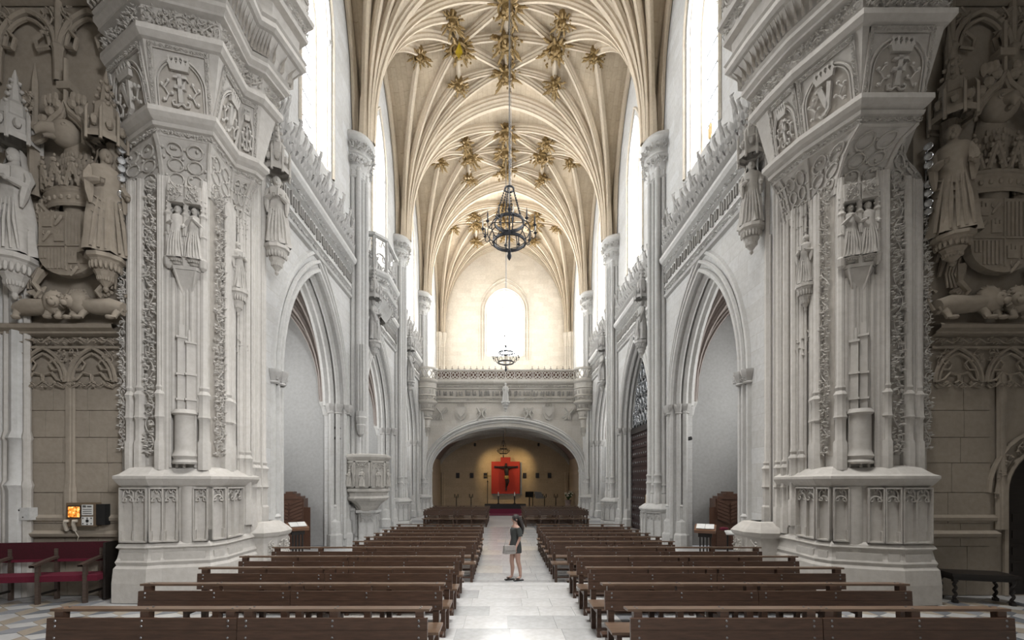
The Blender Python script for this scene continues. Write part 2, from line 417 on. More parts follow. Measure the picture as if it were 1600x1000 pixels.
# ---- shell of the crossing and transept (mostly beside and behind the camera)
sh = MB()
for sg, side in ((-1, 'left'), (1, 'right')):
    w = MB(); w.span((sg*13, -5, 0), (sg*13.3, 9.2, 15)); struct(w.build('wall_transept_'+side, 'shell_stone'), 'outer wall of the '+side+' transept arm')
    w = MB(); w.span((sg*6.6, -5, 14.6), (sg*13.3, 9.2, 15)); struct(w.build('ceiling', 'shell_stone'), 'low vault over the '+side+' transept arm')
    w = MB(); w.span((sg*6.9, -5, 15), (sg*7.2, 10.9, 27)); struct(w.build('wall_lantern_'+side, 'shell_stone'), 'upper '+side+' wall of the crossing')
w = MB(); w.span((-13.3, -5.3, 0), (13.3, -5, 27)); struct(w.build('wall_front', 'shell_stone'), 'altar wall behind the viewer')
w = MB(); w.span((-7.2, -5, 27), (7.2, 11, 27.3)); struct(w.build('ceiling', 'shell_stone'), 'vault of the crossing')
for nm, c_, d_, lb in (('window_90', (0.0, 4.4, 26.2), (7.4, 7.4, 0.05), 'glazed lantern high over the crossing'), ('window_91', (6.3, -4.97, 9.5), (2.8, 0.05, 5.2), 'added unseen glowing pane on the altar wall behind the viewer')):  # altar-wall pane and its bars are added to go with the chancel fill light
    w = MB(); w.box(c_, d_); wo = struct(w.build(nm, 'pane_glass'), lb)
    for q in range(5):
        f = MB()
        if d_[2] < 1: f.box((c_[0]-3.7+q*1.85, c_[1], c_[2]-.06), (.12, 7.6, .12))
        else: f.box((c_[0], c_[1]+.05, c_[2]-2.6+q*1.3), (2.9, .1, .1))
        f.build('glazing_bar', 'iron', wo)
# ---- nave walls
WINS = []
for k in range(4): WINS.append(((YP[k]+YP[k+1])/2, 1.12, 13.35, 18.2, 2.5))
AR_S, AR_R, AR_Z = 2.40, 4.0, 5.4
ARS = [((YP[k]+YP[k+1])/2, AR_S, 0.0, AR_Z, AR_R) for k in range(3)]
for sg, side in ((-1, 'left'), (1, 'right')):
    mp = lambda t, z, d, sg=sg: (sg*(XW+d), t, z)
    mb = MB(); arch_wall(mb, mp, YP[0]-0.2, YP[4], 0, 11.2, ARS, 0.75); arch_wall(mb, mp, YP[0]-0.2, YP[4], 11.2, 24.6, WINS, 0.75)
    wall = struct(mb.build('wall_'+side, 'nave_stone'), side+' wall of the nave with chapel arches and tall windows')
    # arch mouldings
    for k in range(3):
        c = ARS[k][0]; fam = (('trim_%d' % (k+1)))
        tr = MB()
        for s, x0, r in ((AR_S+0.42, 0.0, 0.09), (AR_S+0.22, -0.04, 0.07), (AR_S+0.05, -0.02, 0.09), (AR_S-0.06, 0.20, 0.10), (AR_S-0.12, 0.42, 0.11)):
            R = AR_R*s/AR_S if s > AR_S else AR_R-(AR_S-s)
            pts = [(sg*(XW+x0), c-s, 0.3), (sg*(XW+x0), c-s, AR_Z*0.5)]+[(sg*(XW+x0), c+x, AR_Z+z) for x, z in arch_pts(s, R, 10)]+[(sg*(XW+x0), c+s, AR_Z*0.5), (sg*(XW+x0), c+s, 0.3)]
            tr.tube(pts, r, 6, False)
        # soffit ribs deeper in the reveal
        for x0 in (0.62,):
            pts = [(sg*(XW+x0), c+x, AR_Z+z) for x, z in arch_pts(AR_S-0.1, AR_R-0.1, 10)]; tr.tube(pts, 0.14, 6, False)
        t = tr.build('arch_moulding', 'nave_plain', wall, 50)
        # capital band and jamb base at the far and near jamb
        for jy in (c+AR_S, c-AR_S):
            cp = MB(); s2 = 1 if jy > c else -1
            for (xx, yy, rr) in ((XW-0.02, jy+s2*0.40, 0.15), (XW-0.06, jy+s2*0.12, 0.15), (XW+0.2, jy-s2*0.04, 0.15), (XW+0.45, jy-s2*0.08, 0.17)):
                cp.lathe([(rr*0.75, AR_Z-0.32), (rr*1.0, AR_Z-0.28), (rr*0.8, AR_Z-0.24), (rr*1.25, AR_Z-0.06), (rr*1.4, AR_Z), (rr*1.4, AR_Z+0.06), (0.02, AR_Z+0.07)], (sg*xx, yy), 8)
            vine(cp, frame((sg*(XW-0.12), jy-s2*0.1 if s2*sg < 0 else jy+s2*0.5, AR_Z-0.25), (0, (1 if s2*sg < 0 else -1)*s2, 0)), 0.6, 0.2, 5+k, 0.06)
            cp.build('jamb_capital', 'nave_carved', wall, 40)
            bs = MB()
            for (xx, yy) in ((XW, jy+s2*0.3), (XW+0.3, jy-s2*0.02)):
                bs.lathe([(0.30, 0), (0.30, 0.45), (0.24, 0.52), (0.22, 0.95), (0.15, 1.05), (0.14, 1.5), (0.17, 1.55), (0.10, 1.62)], (sg*xx, yy), 8, rot=PI/8)
            bs.build('jamb_base', 'nave_plain', wall)
    # ---- inscription cornice with crest
    for k in range(3):
        y0, y1 = YP[k]+(0.25 if k == 0 else 0.65), YP[k+1]-0.6
        pa, pb = ((-XW, y0), (-XW, y1)) if sg < 0 else ((XW, y1), (XW, y0))
        path = [pa, pb]
        m = MB(); loft(m, path, [(0, 9.82), (0.10, 9.86), (0.13, 9.93), (0.06, 9.98), (0.05, 10.18), (0.12, 10.22), (0.09, 10.30), (0.06, 10.82), (0.16, 10.88), (0.10, 10.94), (0.12, 11.10), (0.24, 11.18), (0.30, 11.28), (0.30, 11.38), (0.22, 11.44), (0, 11.46)])
        cn = m.build('cornice', 'nave_plain', wall)
        M, L = face_frame(pa, pb, 10.30, 0.075)
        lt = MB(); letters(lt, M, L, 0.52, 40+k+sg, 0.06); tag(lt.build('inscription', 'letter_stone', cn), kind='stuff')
        fo = MB(); M, L = face_frame(pa, pb, 9.97, 0.04); vine(fo, M, L, 0.21, 50+k, 0.09, 0.8)
        M, L = face_frame(pa, pb, 10.94, 0.10); vine(fo, M, L, 0.16, 60+k, 0.08, 0.8)
        tag(fo.build('foliage_band', 'nave_carved', cn), kind='stuff')
# crest leaf of the cornice, shared
def crest_mesh(tall):
    """hanging scales in staggered rows under a curled finial"""
    m = MB(); rows = 4 if tall else 3
    def scale(x, z, w, h, out):
        V = [(x, .02, z), (x-w*.5, .0, z+h*.35), (x-w*.42, out*.6, z+h*.75), (x, out, z+h), (x+w*.42, out*.6, z+h*.75), (x+w*.5, .0, z+h*.35), (x, out*.75, z+h*.45), (x, -.02, z+h*.8)]
        m.add(V, [(0, 1, 6), (0, 6, 5), (1, 2, 6), (2, 3, 6), (3, 4, 6), (4, 5, 6), (1, 7, 2), (2, 7, 3), (3, 7, 4), (4, 7, 5)])
    for r in range(rows):
        for q in ((-.5, .5) if r % 2 == 0 else (0,)):
            scale(q*.17, .02+r*.25, .165, .34, .17-.015*r)
    h = rows*.25+.08
    m.tube([(0, 0, h-.2), (0, .02, h), (.0, .10, h+.16), (0, .14, h+.30), (0, .06, h+.38)], [.06, .07, .055, .045, .01], 6)
    m.blob((0, .12, h+.22), (.075, .05, .07), 6, 4)
    m.box((0, -.03, h*.42), (.335, .03, h*.84))
    return m
crA = crest_mesh(True).build('crest_leaf', 'nave_carved'); crB = crest_mesh(False).build('crest_leaf', 'nave_carved')
CRA, CRB = crA.data, crB.data; bpy.data.objects.remove(crA); bpy.data.objects.remove(crB)
for sg, side in ((-1, 'left'), (1, 'right')):
    wall = bpy.data.objects['wall_'+side]
    for k in range(3):
        y0, y1 = YP[k]+(0.3 if k == 0 else 0.75), YP[k+1]-0.75; n = int((y1-y0)/0.335)
        for i in range(n):
            t = (i+0.5)/n; o = bpy.data.objects.new('crest_leaf', CRA if (i % 2 == 0) else CRB); COL.objects.link(o); o.parent = wall
            o.location = (sg*(XW-0.16), y0+(y1-y0)*t, 11.42); o.rotation_euler = (0, 0, -sg*PI/2 + PI if sg > 0 else PI/2+PI)
            o.scale = (1, 1, 1.0+0.10*((i*7) % 3))
# ---- windows
def window(idx, mp, c, s, zb, zs, R, glass, label, bars, d=0.70):
    me = MB(); A = arch_pts(s, R, 10)
    pts = [mp(c-s, zb, d), mp(c+s, zb, d)]+[mp(c-x, zs+z, d) for x, z in A]
    me.add(pts, [tuple(range(len(pts)))])
    w = struct(me.build('window_%d' % idx, glass), label)
    f = MB()
    for rr, dd in ((0.10, 0.60), (0.17, 0.26), (0.07, -0.02)):
        ss = s-0.04 if dd > 0.3 else s+(0.05 if dd > 0 else 0.16); RR_ = R*ss/s
        f.tube([mp(c-ss, zb, dd), mp(c-ss, (zb+zs)/2, dd)]+[mp(c+x, zs+z, dd) for x, z in arch_pts(ss, RR_, 10)]+[mp(c+ss, (zb+zs)/2, dd), mp(c+ss, zb, dd)], rr, 6, False)
    f.build('window_frame', 'end_stone', w, 50)
    for q in ((0.0,)):
        g = MB(); g.tube([mp(c+q, zb, d-0.03), mp(c+q, zs+0.2, d-0.03)], 0.06, 6); g.build('mullion', 'nave_plain', w)
    tr = MB()
    for q in (-0.5, 0.5):
        tr.tube([mp(c+q*s+x, zs-0.1+z, d-0.03) for x, z in arch_pts(s*0.5, s*0.62, 7)], 0.05, 5, False)
    tr.tube([mp(c+s*0.36*math.cos(a*PI/8), zs+R*0.52+s*0.36*math.sin(a*PI/8), d-0.03) for a in range(17)], 0.05, 5, False)
    tr.build('tracery', 'nave_plain', w)
    if bars != 'end':
        z = zb+0.8
        while z < zs:
            b = MB(); b.tube([mp(c-s, z, d-0.02), mp(c+s, z, d-0.02)], 0.028, 4); b.build('saddle_bar', 'iron', w); z += 0.85
    for t in (c-s-0.05, c+s+0.05):
        cp = MB(); p = mp(t, zs, 0.12); cp.blob((p[0], p[1], zs-0.05), (0.16, 0.16, 0.18), 7, 5); cp.build('jamb_capital', 'nave_carved', w)
    return w
wi = 1
for sg, side in ((-1, 'left'), (1, 'right')):
    for k in range(4):
        c, s, zb, zs, R = WINS[k]
        w = window(wi, lambda t, z, d, sg=sg: (sg*(XW+d), t, z), c, s, zb, zs, R, 'nave_glass', 'tall clear window of bay %d in the %s nave wall' % (k+1, side), 'side'); wi += 1
        if k == 0 and sg > 0:
            for z0, mt in ((14.35, 'gold'), (13.85, 'red_glass')):
                g = MB(); M = frame((XW+0.66, c+0.75, z0), (0, -1, 0), (-1, 0, 0)); g.poly([(-0.15, 0.2), (0, 0), (0.15, 0.2), (0.16, 0.5), (0, 0.62), (-0.16, 0.5)], M, 0.015); g.build('stained_shield', mt, w)
# ---- vaults
def web(mb, x0, x1, y0, y1, cx, cy, spr, hf, nx=36, ny=26):
    P = []
    for i in range(nx+1):
        row = []
        for j in range(ny+1):
            x, y = x0+(x1-x0)*i/nx, y0+(y1-y0)*j/ny
            d = min(math.hypot(x-a, y-b) for a in cx for b in cy); row.append((x, y, spr+hf(d)))
        P.append(row)
    return mb.grid(P)
RIB = [(-0.15, 0.06), (-0.15, -0.14), (-0.08, -0.19), (-0.10, -0.27), (-0.045, -0.33), (-0.05, -0.42), (0.05, -0.42), (0.045, -0.33), (0.10, -0.27), (0.08, -0.19), (0.15, -0.14), (0.15, 0.06)]
BIG = [(-0.44, 0.08), (-0.44, -0.10), (-0.33, -0.13), (-0.35, -0.22), (-0.22, -0.27), (-0.21, -0.36), (-0.10, -0.38), (-0.10, -0.46), (0.10, -0.46), (0.10, -0.38), (0.21, -0.36), (0.22, -0.27), (0.35, -0.22), (0.33, -0.13), (0.44, -0.10), (0.44, 0.08)]
def rib_line(mb, a, b, hfun, prof, n=16, pw=1.0, sc=1.0):
    a = np.array(a, float); b = np.array(b, float); pts = []
    for i in range(n+1):
        t = (i/n)**pw; p = a+(b-a)*t; pts.append((p[0], p[1], hfun(p[0], p[1])))
    u = (b-a)/np.linalg.norm(b-a); side = (u[1], -u[0], 0)
    mb.sweep(pts, [(x*sc, z*sc) for x, z in prof], side)
    return pts
def boss_mesh(r, seed):
    m = MB(); rg = random.Random(seed)
    m.lathe([(r*0.45, 0.3), (r*0.5, 0.0), (r*0.35, -r*0.5), (0.01, -r*0.7)], (0, 0), 10)
    m.tube([(r*0.62*math.cos(a*PI/8), r*0.62*math.sin(a*PI/8), -r*0.35) for a in range(17)], r*0.10, 5, False)
    for i in range(19):
        a = 2*PI*i/19+rg.uniform(-.2, .2); L = r*rg.uniform(0.75, 1.5); z = -r*rg.uniform(-0.05, 0.8)
        c, s = math.cos(a), math.sin(a); w = r*0.13
        m.tube([(c*r*0.4, s*r*0.4, z*0.4), (c*L*0.7, s*L*0.7, z), (c*L, s*L, z-r*0.12)], [w*0.55, w*0.9, w*0.2], 5)
        m.blob((c*L*0.82, s*L*0.82, z), (w*0.95, w*0.95, w*0.7), 5, 3)
    for i in range(12):
        a = rg.uniform(0, 6.28); q = r*rg.uniform(.7, 1.2); m.blob((q*math.cos(a), q*math.sin(a), -r*rg.uniform(.1, .7)), r*.09, 5, 3)
    for i in range(5):
        a = 2*PI*i/5; m.blob((r*0.3*math.cos(a), r*0.3*math.sin(a), -r*0.6), r*0.16, 5, 3)
    return m
BOSS_L = boss_mesh(0.66, 1).build('boss', 'gilt'); BOSS_S = boss_mesh(0.48, 2).build('boss', 'gilt')
BL, BS = BOSS_L.data, BOSS_S.data; bpy.data.objects.remove(BOSS_L); bpy.data.objects.remove(BOSS_S)
for k in range(4):
    y0, y1 = YP[k], YP[k+1]; ym = (y0+y1)/2; hb = (y1-y0)/2
    cx, cy = (-XC, XC), (y0, y1)
    def hf(x, y, y0=y0, y1=y1): return SPR+fan(min(math.hypot(abs(x)-XC, y-y0), math.hypot(abs(x)-XC, y-y1)))
    mb = MB(); web(mb, -XW-0.05, XW+0.05, y0, y1, cx, cy, SPR, fan)
    ce = struct(mb.build('ceiling', 'vault_web', None, 40), ('star-ribbed stone vault of bay %d counted from the crossing' % (k+1)))
    f = hb/3.6
    b_c = (0, ym); bx = 2.4; bo = 4.35; yy = 1.65*f
    big = [(0, ym), (-bx, ym), (bx, ym), (0, ym-yy), (0, ym+yy)]
    sml = [(sx*2.55, ym+sy*1.6*f) for sx in (-1, 1) for sy in (-1, 1)]+[(-bo, ym), (bo, ym)]
    def add_rib(a, b, n=14, pw=1.0, sc=1.0):
        m = MB(); rib_line(m, a, b, hf, RIB, n, pw, sc); m.build('rib', 'vault_rib', ce, 35)
    for sx in (-1, 1):
        for cyy, sy in ((y0, 1), (y1, -1)):
            c = (sx*XC, cyy)
            add_rib(c, (sx*bo, ym), 16, 1.6); add_rib(c, (sx*bx, ym), 18, 1.6)
            add_rib(c, (sx*2.55, ym-sy*1.6*f), 16, 1.6); add_rib(c, (0, ym-sy*yy), 18, 1.6)
            add_rib((sx*2.55, ym-sy*1.6*f), (sx*bx, ym), 5, 1, 0.8); add_rib((sx*2.55, ym-sy*1.6*f), (0, ym-sy*yy), 7, 1, 0.8)
            add_rib((sx*bx, ym), (0, ym-sy*yy), 8)
        add_rib((sx*bx, ym), (0, ym), 7, 1, 0.9); add_rib((sx*bo, ym), (sx*bx, ym), 6, 1, 0.8)
        # wall rib along the window wall
        m = MB(); P = []
        for i in range(25):
            t = i/24; y = y0+(y1-y0)*t; P.append((sx*(XW-0.08), y, hf(sx*XC, y)))
        m.sweep(P, [(x*0.9, z*0.7) for x, z in RIB], (1, 0, 0)); m.build('wall_rib', 'vault_rib', ce, 35)
    add_rib((0, ym-yy), (0, ym+yy), 8, 1, 0.9)
    if k > 0 or True:
        for (x, y) in big:
            o = bpy.data.objects.new('boss', BL); COL.objects.link(o); o.parent = ce; o.location = (x, y, hf(x, y)-0.36); o.rotation_euler = (0, 0, x+y)
        for (x, y) in sml:
            o = bpy.data.objects.new('boss', BS); COL.objects.link(o); o.parent = ce; o.location = (x, y, hf(x, y)-0.34); o.rotation_euler = (0, 0, x*2+y)
    if k == 1:
        m = MB(); m.add([(-2.33, ym-0.75, 22.75), (-2.13, ym-0.7, 23.1), (-2.30, ym-0.68, 23.65), (-2.5, ym-0.7, 23.1), (-2.31, ym-0.64, 23.1)], [(0, 1, 4), (1, 2, 4), (2, 3, 4), (3, 0, 4)]); m.build('gilded_pendant', 'yellow_glass', ce)
    # transverse arch at the far side of the bay
    for yy_ in ((y0, y1) if k == 0 else (y1,)):
        m = MB(); P = []
        for i in range(41):
            t = -1+2*i/40; x = XC*math.copysign(1-(1-abs(t))**1.5, t); P.append((x, yy_, SPR+fan(XC-abs(x))))
        sc = 1.0 if yy_ < 40 else 0.7
        m.sweep(P, [(a*sc, b*sc) for a, b in BIG], (0, 1, 0), True, -1.0); m.build('transverse_arch', 'vault_rib', ce, 35)
# ---- end wall with window
mb = MB(); EW = (0.0, 1.68, 14.3, 18.5, 1.9)
EY = 40.6
mp = lambda t, z, d: (t, EY+d, z)
arch_wall(mb, mp, -6.6, 6.6, 0, 25.0, [EW], 0.7)
endw = struct(mb.build('wall_end', 'end_stone'), 'pale end wall above the choir loft')
window(wi, mp, *EW, 'end_glass', 'bright arched window high in the end wall behind the chandelier', 'end', 0.45); wi += 1
# hood moulding of the end window
m = MB(); 
for ss in (2.05, 2.3):
    m.tube([mp(-ss, 13.9, -0.02), mp(-ss, 16, -0.02)]+[mp(x, 18.4+z, -0.02) for x, z in arch_pts(ss, ss*1.36, 10)]+[mp(ss, 16, -0.02), mp(ss, 13.9, -0.02)], 0.07, 6, False)
m.build('hood_moulding', 'end_stone', endw, 50)
# ---- chapels
ci = 1
for sg, side in ((-1, 'left'), (1, 'right')):
    for k in range(3):
        if k == 1 and sg > 0: continue
        c = ARS[k][0]; h = 2.62; xa, xb = XW+0.74, XW+3.6
        m = MB()
        for y in (c-h, c+h): m.add([(sg*xa, y, 0), (sg*xb, y, 0), (sg*xb, y, 11), (sg*xa, y, 11)], [(0, 1, 2, 3)])
        m.add([(sg*xb, c-h, 0), (sg*xb, c+h, 0), (sg*xb, c+h, 11), (sg*xb, c-h, 11)], [(0, 1, 2, 3)])
        w = struct(m.build('wall_chapel_%d' % ci, 'plaster_grey'), 'smooth grey plaster walls of chapel %d on the %s' % (k+1, side))
        m = MB(); xs = sorted((sg*xa, sg*xb)); xsv = (xs[0], xs[1])
        web(m, xs[0], xs[1], c-h, c+h, xsv, (c-h, c+h), AR_Z+0.2, lambda d: fan(d, 4.2, 3.6, 2.2), 14, 20)
        cc = struct(m.build('ceiling', 'chapel_vault', None, 40), 'brown ribbed vault of chapel %d on the %s' % (k+1, side))
        def chf(x, y, xsv=xsv, c=c, h=h): return AR_Z+0.2+fan(min(math.hypot(x-a, y-b) for a in xsv for b in (c-h, c+h)), 4.2, 3.6, 2.2)
        for a in xsv:
            for b in (c-h, c+h):
                for tx, ty in (((xs[0]+xs[1])/2, c), ((xs[0]+xs[1])/2, c+(b-c)*0.5), (a+((xs[0]+xs[1])/2-a)*0.4, c)):
                    m = MB(); rib_line(m, (a, b), (tx, ty), chf, RIB, 10, 1.5, 0.7); m.build('rib', 'chapel_vault', cc, 35)
                m = MB(); m.lathe([(0.02, AR_Z-0.5), (0.16, AR_Z-0.3), (0.22, AR_Z), (0.30, AR_Z+0.15), (0.30, AR_Z+0.3)], (a, b), 8); m.build('corbel', 'nave_plain', cc)
        m = MB(); m.add([(sg*(xb-0.03), c-1.0, 4.2), (sg*(xb-0.03), c+1.0, 4.2), (sg*(xb-0.03), c+1.0, 7.2), (sg*(xb-0.03), c, 8.2), (sg*(xb-0.03), c-1.0, 7.2)], [(0, 1, 2, 3, 4)])
        struct(m.build('window_%d' % wi, 'chapel_fill_glow'), 'added unseen glowing pane on the outer wall of chapel %d on the %s' % (k+1, side)); wi += 1  # unseen glowing pane added to light the grey chapel walls
        ci += 1
def wb(mb, name, mat, parent, smooth=None):
    """build from world coordinates under an un-rotated parent (or a part of it)"""
    o = mb.build(name, mat, parent, smooth)
    root = parent
    while root.parent is not None: root = root.parent
    if parent.parent is None: o.location = -Vector(root.location)
    return o
# ================================================================== CARVED FIGURES
def figure_mb(h, seed=0, pose='book', veil=False):
    m = MB(); rg = random.Random(seed); ph = rg.uniform(0, 6)
    R = [(0, .175, .15), (.04, .17, .145), (.15, .155, .13), (.3, .15, .125), (.45, .132, .11), (.58, .110, .094), (.66, .105, .088), (.74, .112, .09), (.79, .122, .085), (.82, .105, .075), (.84, .06, .055), (.86, .042, .042), (.89, .042, .042)]
    rows = []
    for t, a, b in R:
        amp = max(0, .17*(1-t/0.8)**0.7) if t < .8 else 0
        row = []
        for j in range(24):
            th = 2*PI*j/24; f = 1+amp*math.sin(6*th+ph+t*1.5)*0.8+amp*0.5*math.sin(9*th+2*ph-t*3)
            row.append((a*h*f*math.cos(th), b*h*f*math.sin(th), t*h))
        rows.append(row)
    m.grid(rows, closev=True)
    hc = .935
    m.blob((0, -.008*h, hc*h), (.054*h, .062*h, .074*h), 10, 8)
    m.blob((0, -.070*h, (hc-.006)*h), (.011*h, .017*h, .02*h), 5, 4)          # nose
    for s in (-1, 1): m.blob((s*.045*h, 0, (hc-.004)*h), (.008*h, .014*h, .018*h), 5, 4)
    m.blob((0, -.050*h, (hc-.045)*h), (.026*h, .02*h, .03*h), 6, 4)          # chin
    if veil: m.lathe([(.10*h, .80*h), (.085*h, .86*h), (.068*h, .92*h), (.066*h, .97*h), (.045*h, 1.005*h), (.005*h, 1.015*h)], (0, .018*h), 12, PI*-0.18, PI*1.18)
    else: m.blob((0, .014*h, (hc+.012)*h), (.064*h, .062*h, .076*h), 9, 6)
    for s in (-1, 1):
        if pose == 'book': hand = (s*.045*h, -.155*h, .655*h)
        elif pose == 'pray': hand = (s*.012*h, -.15*h, .74*h)
        else: hand = (s*(.05 if s < 0 else .13)*h, -.14*h, (.64 if s < 0 else .56)*h)
        m.tube([(s*.095*h, 0, .79*h), (s*.130*h, -.01*h, .70*h), (s*.132*h, -.05*h, .625*h), ((s*.132*h+hand[0])/2, -.11*h, (.63*h+hand[2])/2), hand], [.036*h, .040*h, .042*h, .034*h, .018*h], 7)
        m.blob(hand, (.024*h, .022*h, .03*h), 6, 4)
        for q in range(4): m.tube([(hand[0]+(q-1.5)*.009*h, hand[1]-.012*h, hand[2]), (hand[0]+(q-1.5)*.009*h, hand[1]-.030*h, hand[2]+.012*h)], .0055*h, 4)
        # hanging sleeve
        m.tube([(s*.13*h, -.05*h, .63*h), (s*.128*h, -.075*h, .52*h), (s*.12*h, -.085*h, .42*h)], [.038*h, .034*h, .012*h], 6)
    if pose == 'book':
        for s in (-1, 1):
            m.box((s*.045*h, -.175*h, .70*h), (.085*h, .02*h, .11*h), M=Matrix.Translation((0, -.175*h, .70*h)) @ Matrix.Rotation(s*0.35, 4, 'Z') @ Matrix.Translation((0, .175*h, -.70*h)))
    # diagonal mantle folds
    for q in range(3):
        z = .56-q*.075; a = .118+q*.007
        m.tube([(-a*h*math.cos(u), -a*h*.86*math.sin(u)-.006*h, (z-.17*(u/PI)-0.03*math.sin(u))*h) for u in [PI*i/8 for i in range(9)]], [.004*h]+[.011*h]*7+[.004*h], 5, False)
    for q in range(6):
        x = (-.10+q*.04)*h; m.tube([(x*.7, -.105*h, .50*h), (x*1.0, -.135*h, .28*h), (x*1.25, -.15*h*(1-.3*abs(x/(.14*h))), .02*h)], [.005*h, .015*h, .012*h], 5, False)
    return m
def statue(x, y, z, h, rz, label, seed, mat='nave_carved', pose='book', veil=False, ped=0.75, canopy=True, pr=0.3, group=None, name='statue'):
    t = thing(name, label, 'statue', (x, y, z), rz, group)
    figure_mb(h, seed, pose, veil).build('figure', mat, t, 45)
    if ped:
        m = MB(); m.lathe([(0.04*pr, -ped), (0.16*pr, -ped*0.93), (0.12*pr, -ped*0.85), (0.35*pr, -ped*0.72), (0.55*pr, -ped*0.50), (0.62*pr, -ped*0.46), (0.58*pr, -ped*0.40), (0.85*pr, -ped*0.18), (pr, -ped*0.14), (pr, -0.02), (0.02, 0)], (0, 0), 10, rot=PI/10)
        for i in range(10):
            a = -PI/2+(i-4.5)*0.33
            m.blob((0.72*pr*math.cos(a), 0.72*pr*math.sin(a), -ped*0.33), (0.12*pr, 0.12*pr, 0.12*ped), 5, 4)
            m.blob((0.38*pr*math.cos(a), 0.38*pr*math.sin(a), -ped*0.63), (0.10*pr, 0.10*pr, 0.10*ped), 5, 4)
        m.build('pedestal', mat, t)
    if canopy:
        m = MB(); z0 = h*1.04; c = pr*1.05
        m.lathe([(c*0.9, z0+.02), (c, z0), (c, z0+.12), (c*0.8, z0+.16), (c*0.78, z0+.45), (c*0.6, z0+.52), (c*0.55, z0+.75), (c*0.3, z0+.85), (c*0.12, z0+1.35), (0.01, z0+1.5)], (0, 0), 8, rot=PI/8)
        for i in range(8):
            a = PI/8+i*PI/4; p = (c*math.cos(a), c*math.sin(a))
            m.tube([(p[0], p[1], z0-.06), (p[0], p[1], z0+.5), (p[0]*.9, p[1]*.9, z0+.62)], [.03, .03, .005], 5)
            b = a+PI/8; m.blob((c*.85*math.cos(b), c*.85*math.sin(b), z0+.30), (.07, .07, .10), 5, 4)
        for i in range(4):
            for j in range(4): m.blob((c*(.5-.1*i)*math.cos(j*PI/2), c*(.5-.1*i)*math.sin(j*PI/2), z0+.75+.16*i), .045, 5, 3)
        m.build('canopy', mat, t)
    return t
# ================================================================== NAVE PIERS
def nave_pier(k, sg, label):
    t = thing('nave_pier', label, 'pier', (sg*XW, YP[k], 0), 0 if sg < 0 else PI, 'clustered piers of the nave')
    up = k < 4
    m = MB(); m.lathe([(0.44, 1.3), (0.42, 15.2)], (0, 0), 16, -PI/2, PI/2); m.build('core', 'nave_plain', t, 40)
    # octagonal pedestal with blind tracery
    R = 0.82; pl = [(R*math.cos(a), R*math.sin(a)) for a in (-PI/2, -PI/2+.35, -PI/8, PI/8, PI/2-.35, PI/2)]
    m = MB(); loft(m, pl, [(0.06, 0), (0.06, 0.22), (0, 0.27), (0, 1.30), (0.05, 1.34), (0.08, 1.40), (0.05, 1.45), (-0.12, 1.58), (-0.16, 1.6), (-0.4, 1.62)])
    pd = m.build('pedestal', 'nave_plain', t)
    tr = MB()
    for i in range(1, 4):
        M, L = face_frame(pl[i], pl[i+1], 0.32, 0.0); 
        for (a, b, c, d) in ((0, 0.03, 0, 0.95), (L-.03, L, 0, 0.95), (L/2-.015, L/2+.015, 0, .95), (0, L, .92, .95), (0, L, 0, .03)): tr.span((a, c, 0), (b, d, .035), M)
        M2 = M @ Matrix.Translation((0.02, 0.55, 0.01)); cusped(tr, M2, L-.04, .4, .016, 2)
    tr.build('blind_tracery', 'nave_carved', pd)
    angs = [-80, -52, -26, 0, 26, 52, 80]
    for i, d in enumerate(angs):
        a = math.radians(d); r = 0.115 if i % 2 else 0.085; ra = 0.47 if i % 2 else 0.44
        x, y = ra*math.cos(a), ra*math.sin(a); zb = (2.35, 2.75)[i % 2]
        m = MB(); m.lathe([(r*1.55, 1.55), (r*1.55, 1.95), (r*1.35, 2.0), (r*1.35, zb-.35), (r*1.6, zb-.3), (r*1.2, zb-.22), (r*1.25, zb-.05), (r*1.5, zb), (r, zb+.08), (r, 15.0), (r*1.3, 15.05), (r, 15.1), (r, 15.2)], (x, y), 8)
        m.build('shaft', 'nave_plain', t, 40)
    m = MB()
    m.lathe([(0.50, 14.75), (0.56, 14.80), (0.50, 14.88), (0.54, 15.2), (0.64, 15.62), (0.70, 15.66), (0.66, 15.72), (0.70, 16.1), (0.80, 16.18), (0.84, 16.28), (0.80, 16.40), (0.74, 16.47), (0.02, 16.48)], (0, 0), 18, -PI/2, PI/2)
    cp = m.build('capital', 'nave_plain', t, 35)
    m = MB(); 
    for i in range(9):
        a0, a1 = -PI/2+PI*i/9, -PI/2+PI*(i+1)/9; r = 0.68
        M, L = face_frame((r*math.cos(a0), r*math.sin(a0)), (r*math.cos(a1), r*math.sin(a1)), 15.74, 0.0); vine(m, M, L, 0.36, i, 0.10, 1.2, 2.0)
        r = 0.58; M, L = face_frame((r*math.cos(a0), r*math.sin(a0)), (r*math.cos(a1), r*math.sin(a1)), 15.22, 0.0); vine(m, M, L, 0.36, i+20, 0.11, 0.8, 2.0)
    tag(m.build('capital_foliage', 'nave_carved', cp), kind='stuff')
    return t
ordn = {1: 'first', 2: 'second', 3: 'third'}
for k in (1, 2, 3):
    for sg, side in ((-1, 'left'), (1, 'right')):
        extra = {(1, -1): ' behind the stone pulpit', (1, 1): ' between the grey chapel and the studded door', (2, -1): ' beyond the pulpit', (2, 1): ' beyond the studded door', (3, -1): ' at the choir balcony', (3, 1): ' at the choir balcony'}[(k, sg)]
        nave_pier(k, sg, '%s clustered pale pier on the %s%s' % (ordn[k], side, extra))
        if k < 3: statue(sg*5.66, YP[k]+0.40, 8.45, 1.7, (PI/2 if sg < 0 else -PI/2), 'robed stone saint on a corbel of the %s %s nave pier' % (ordn[k], side), 10*k+sg, pose='book' if sg < 0 else 'low', ped=0.75, group='saints on the nave piers')
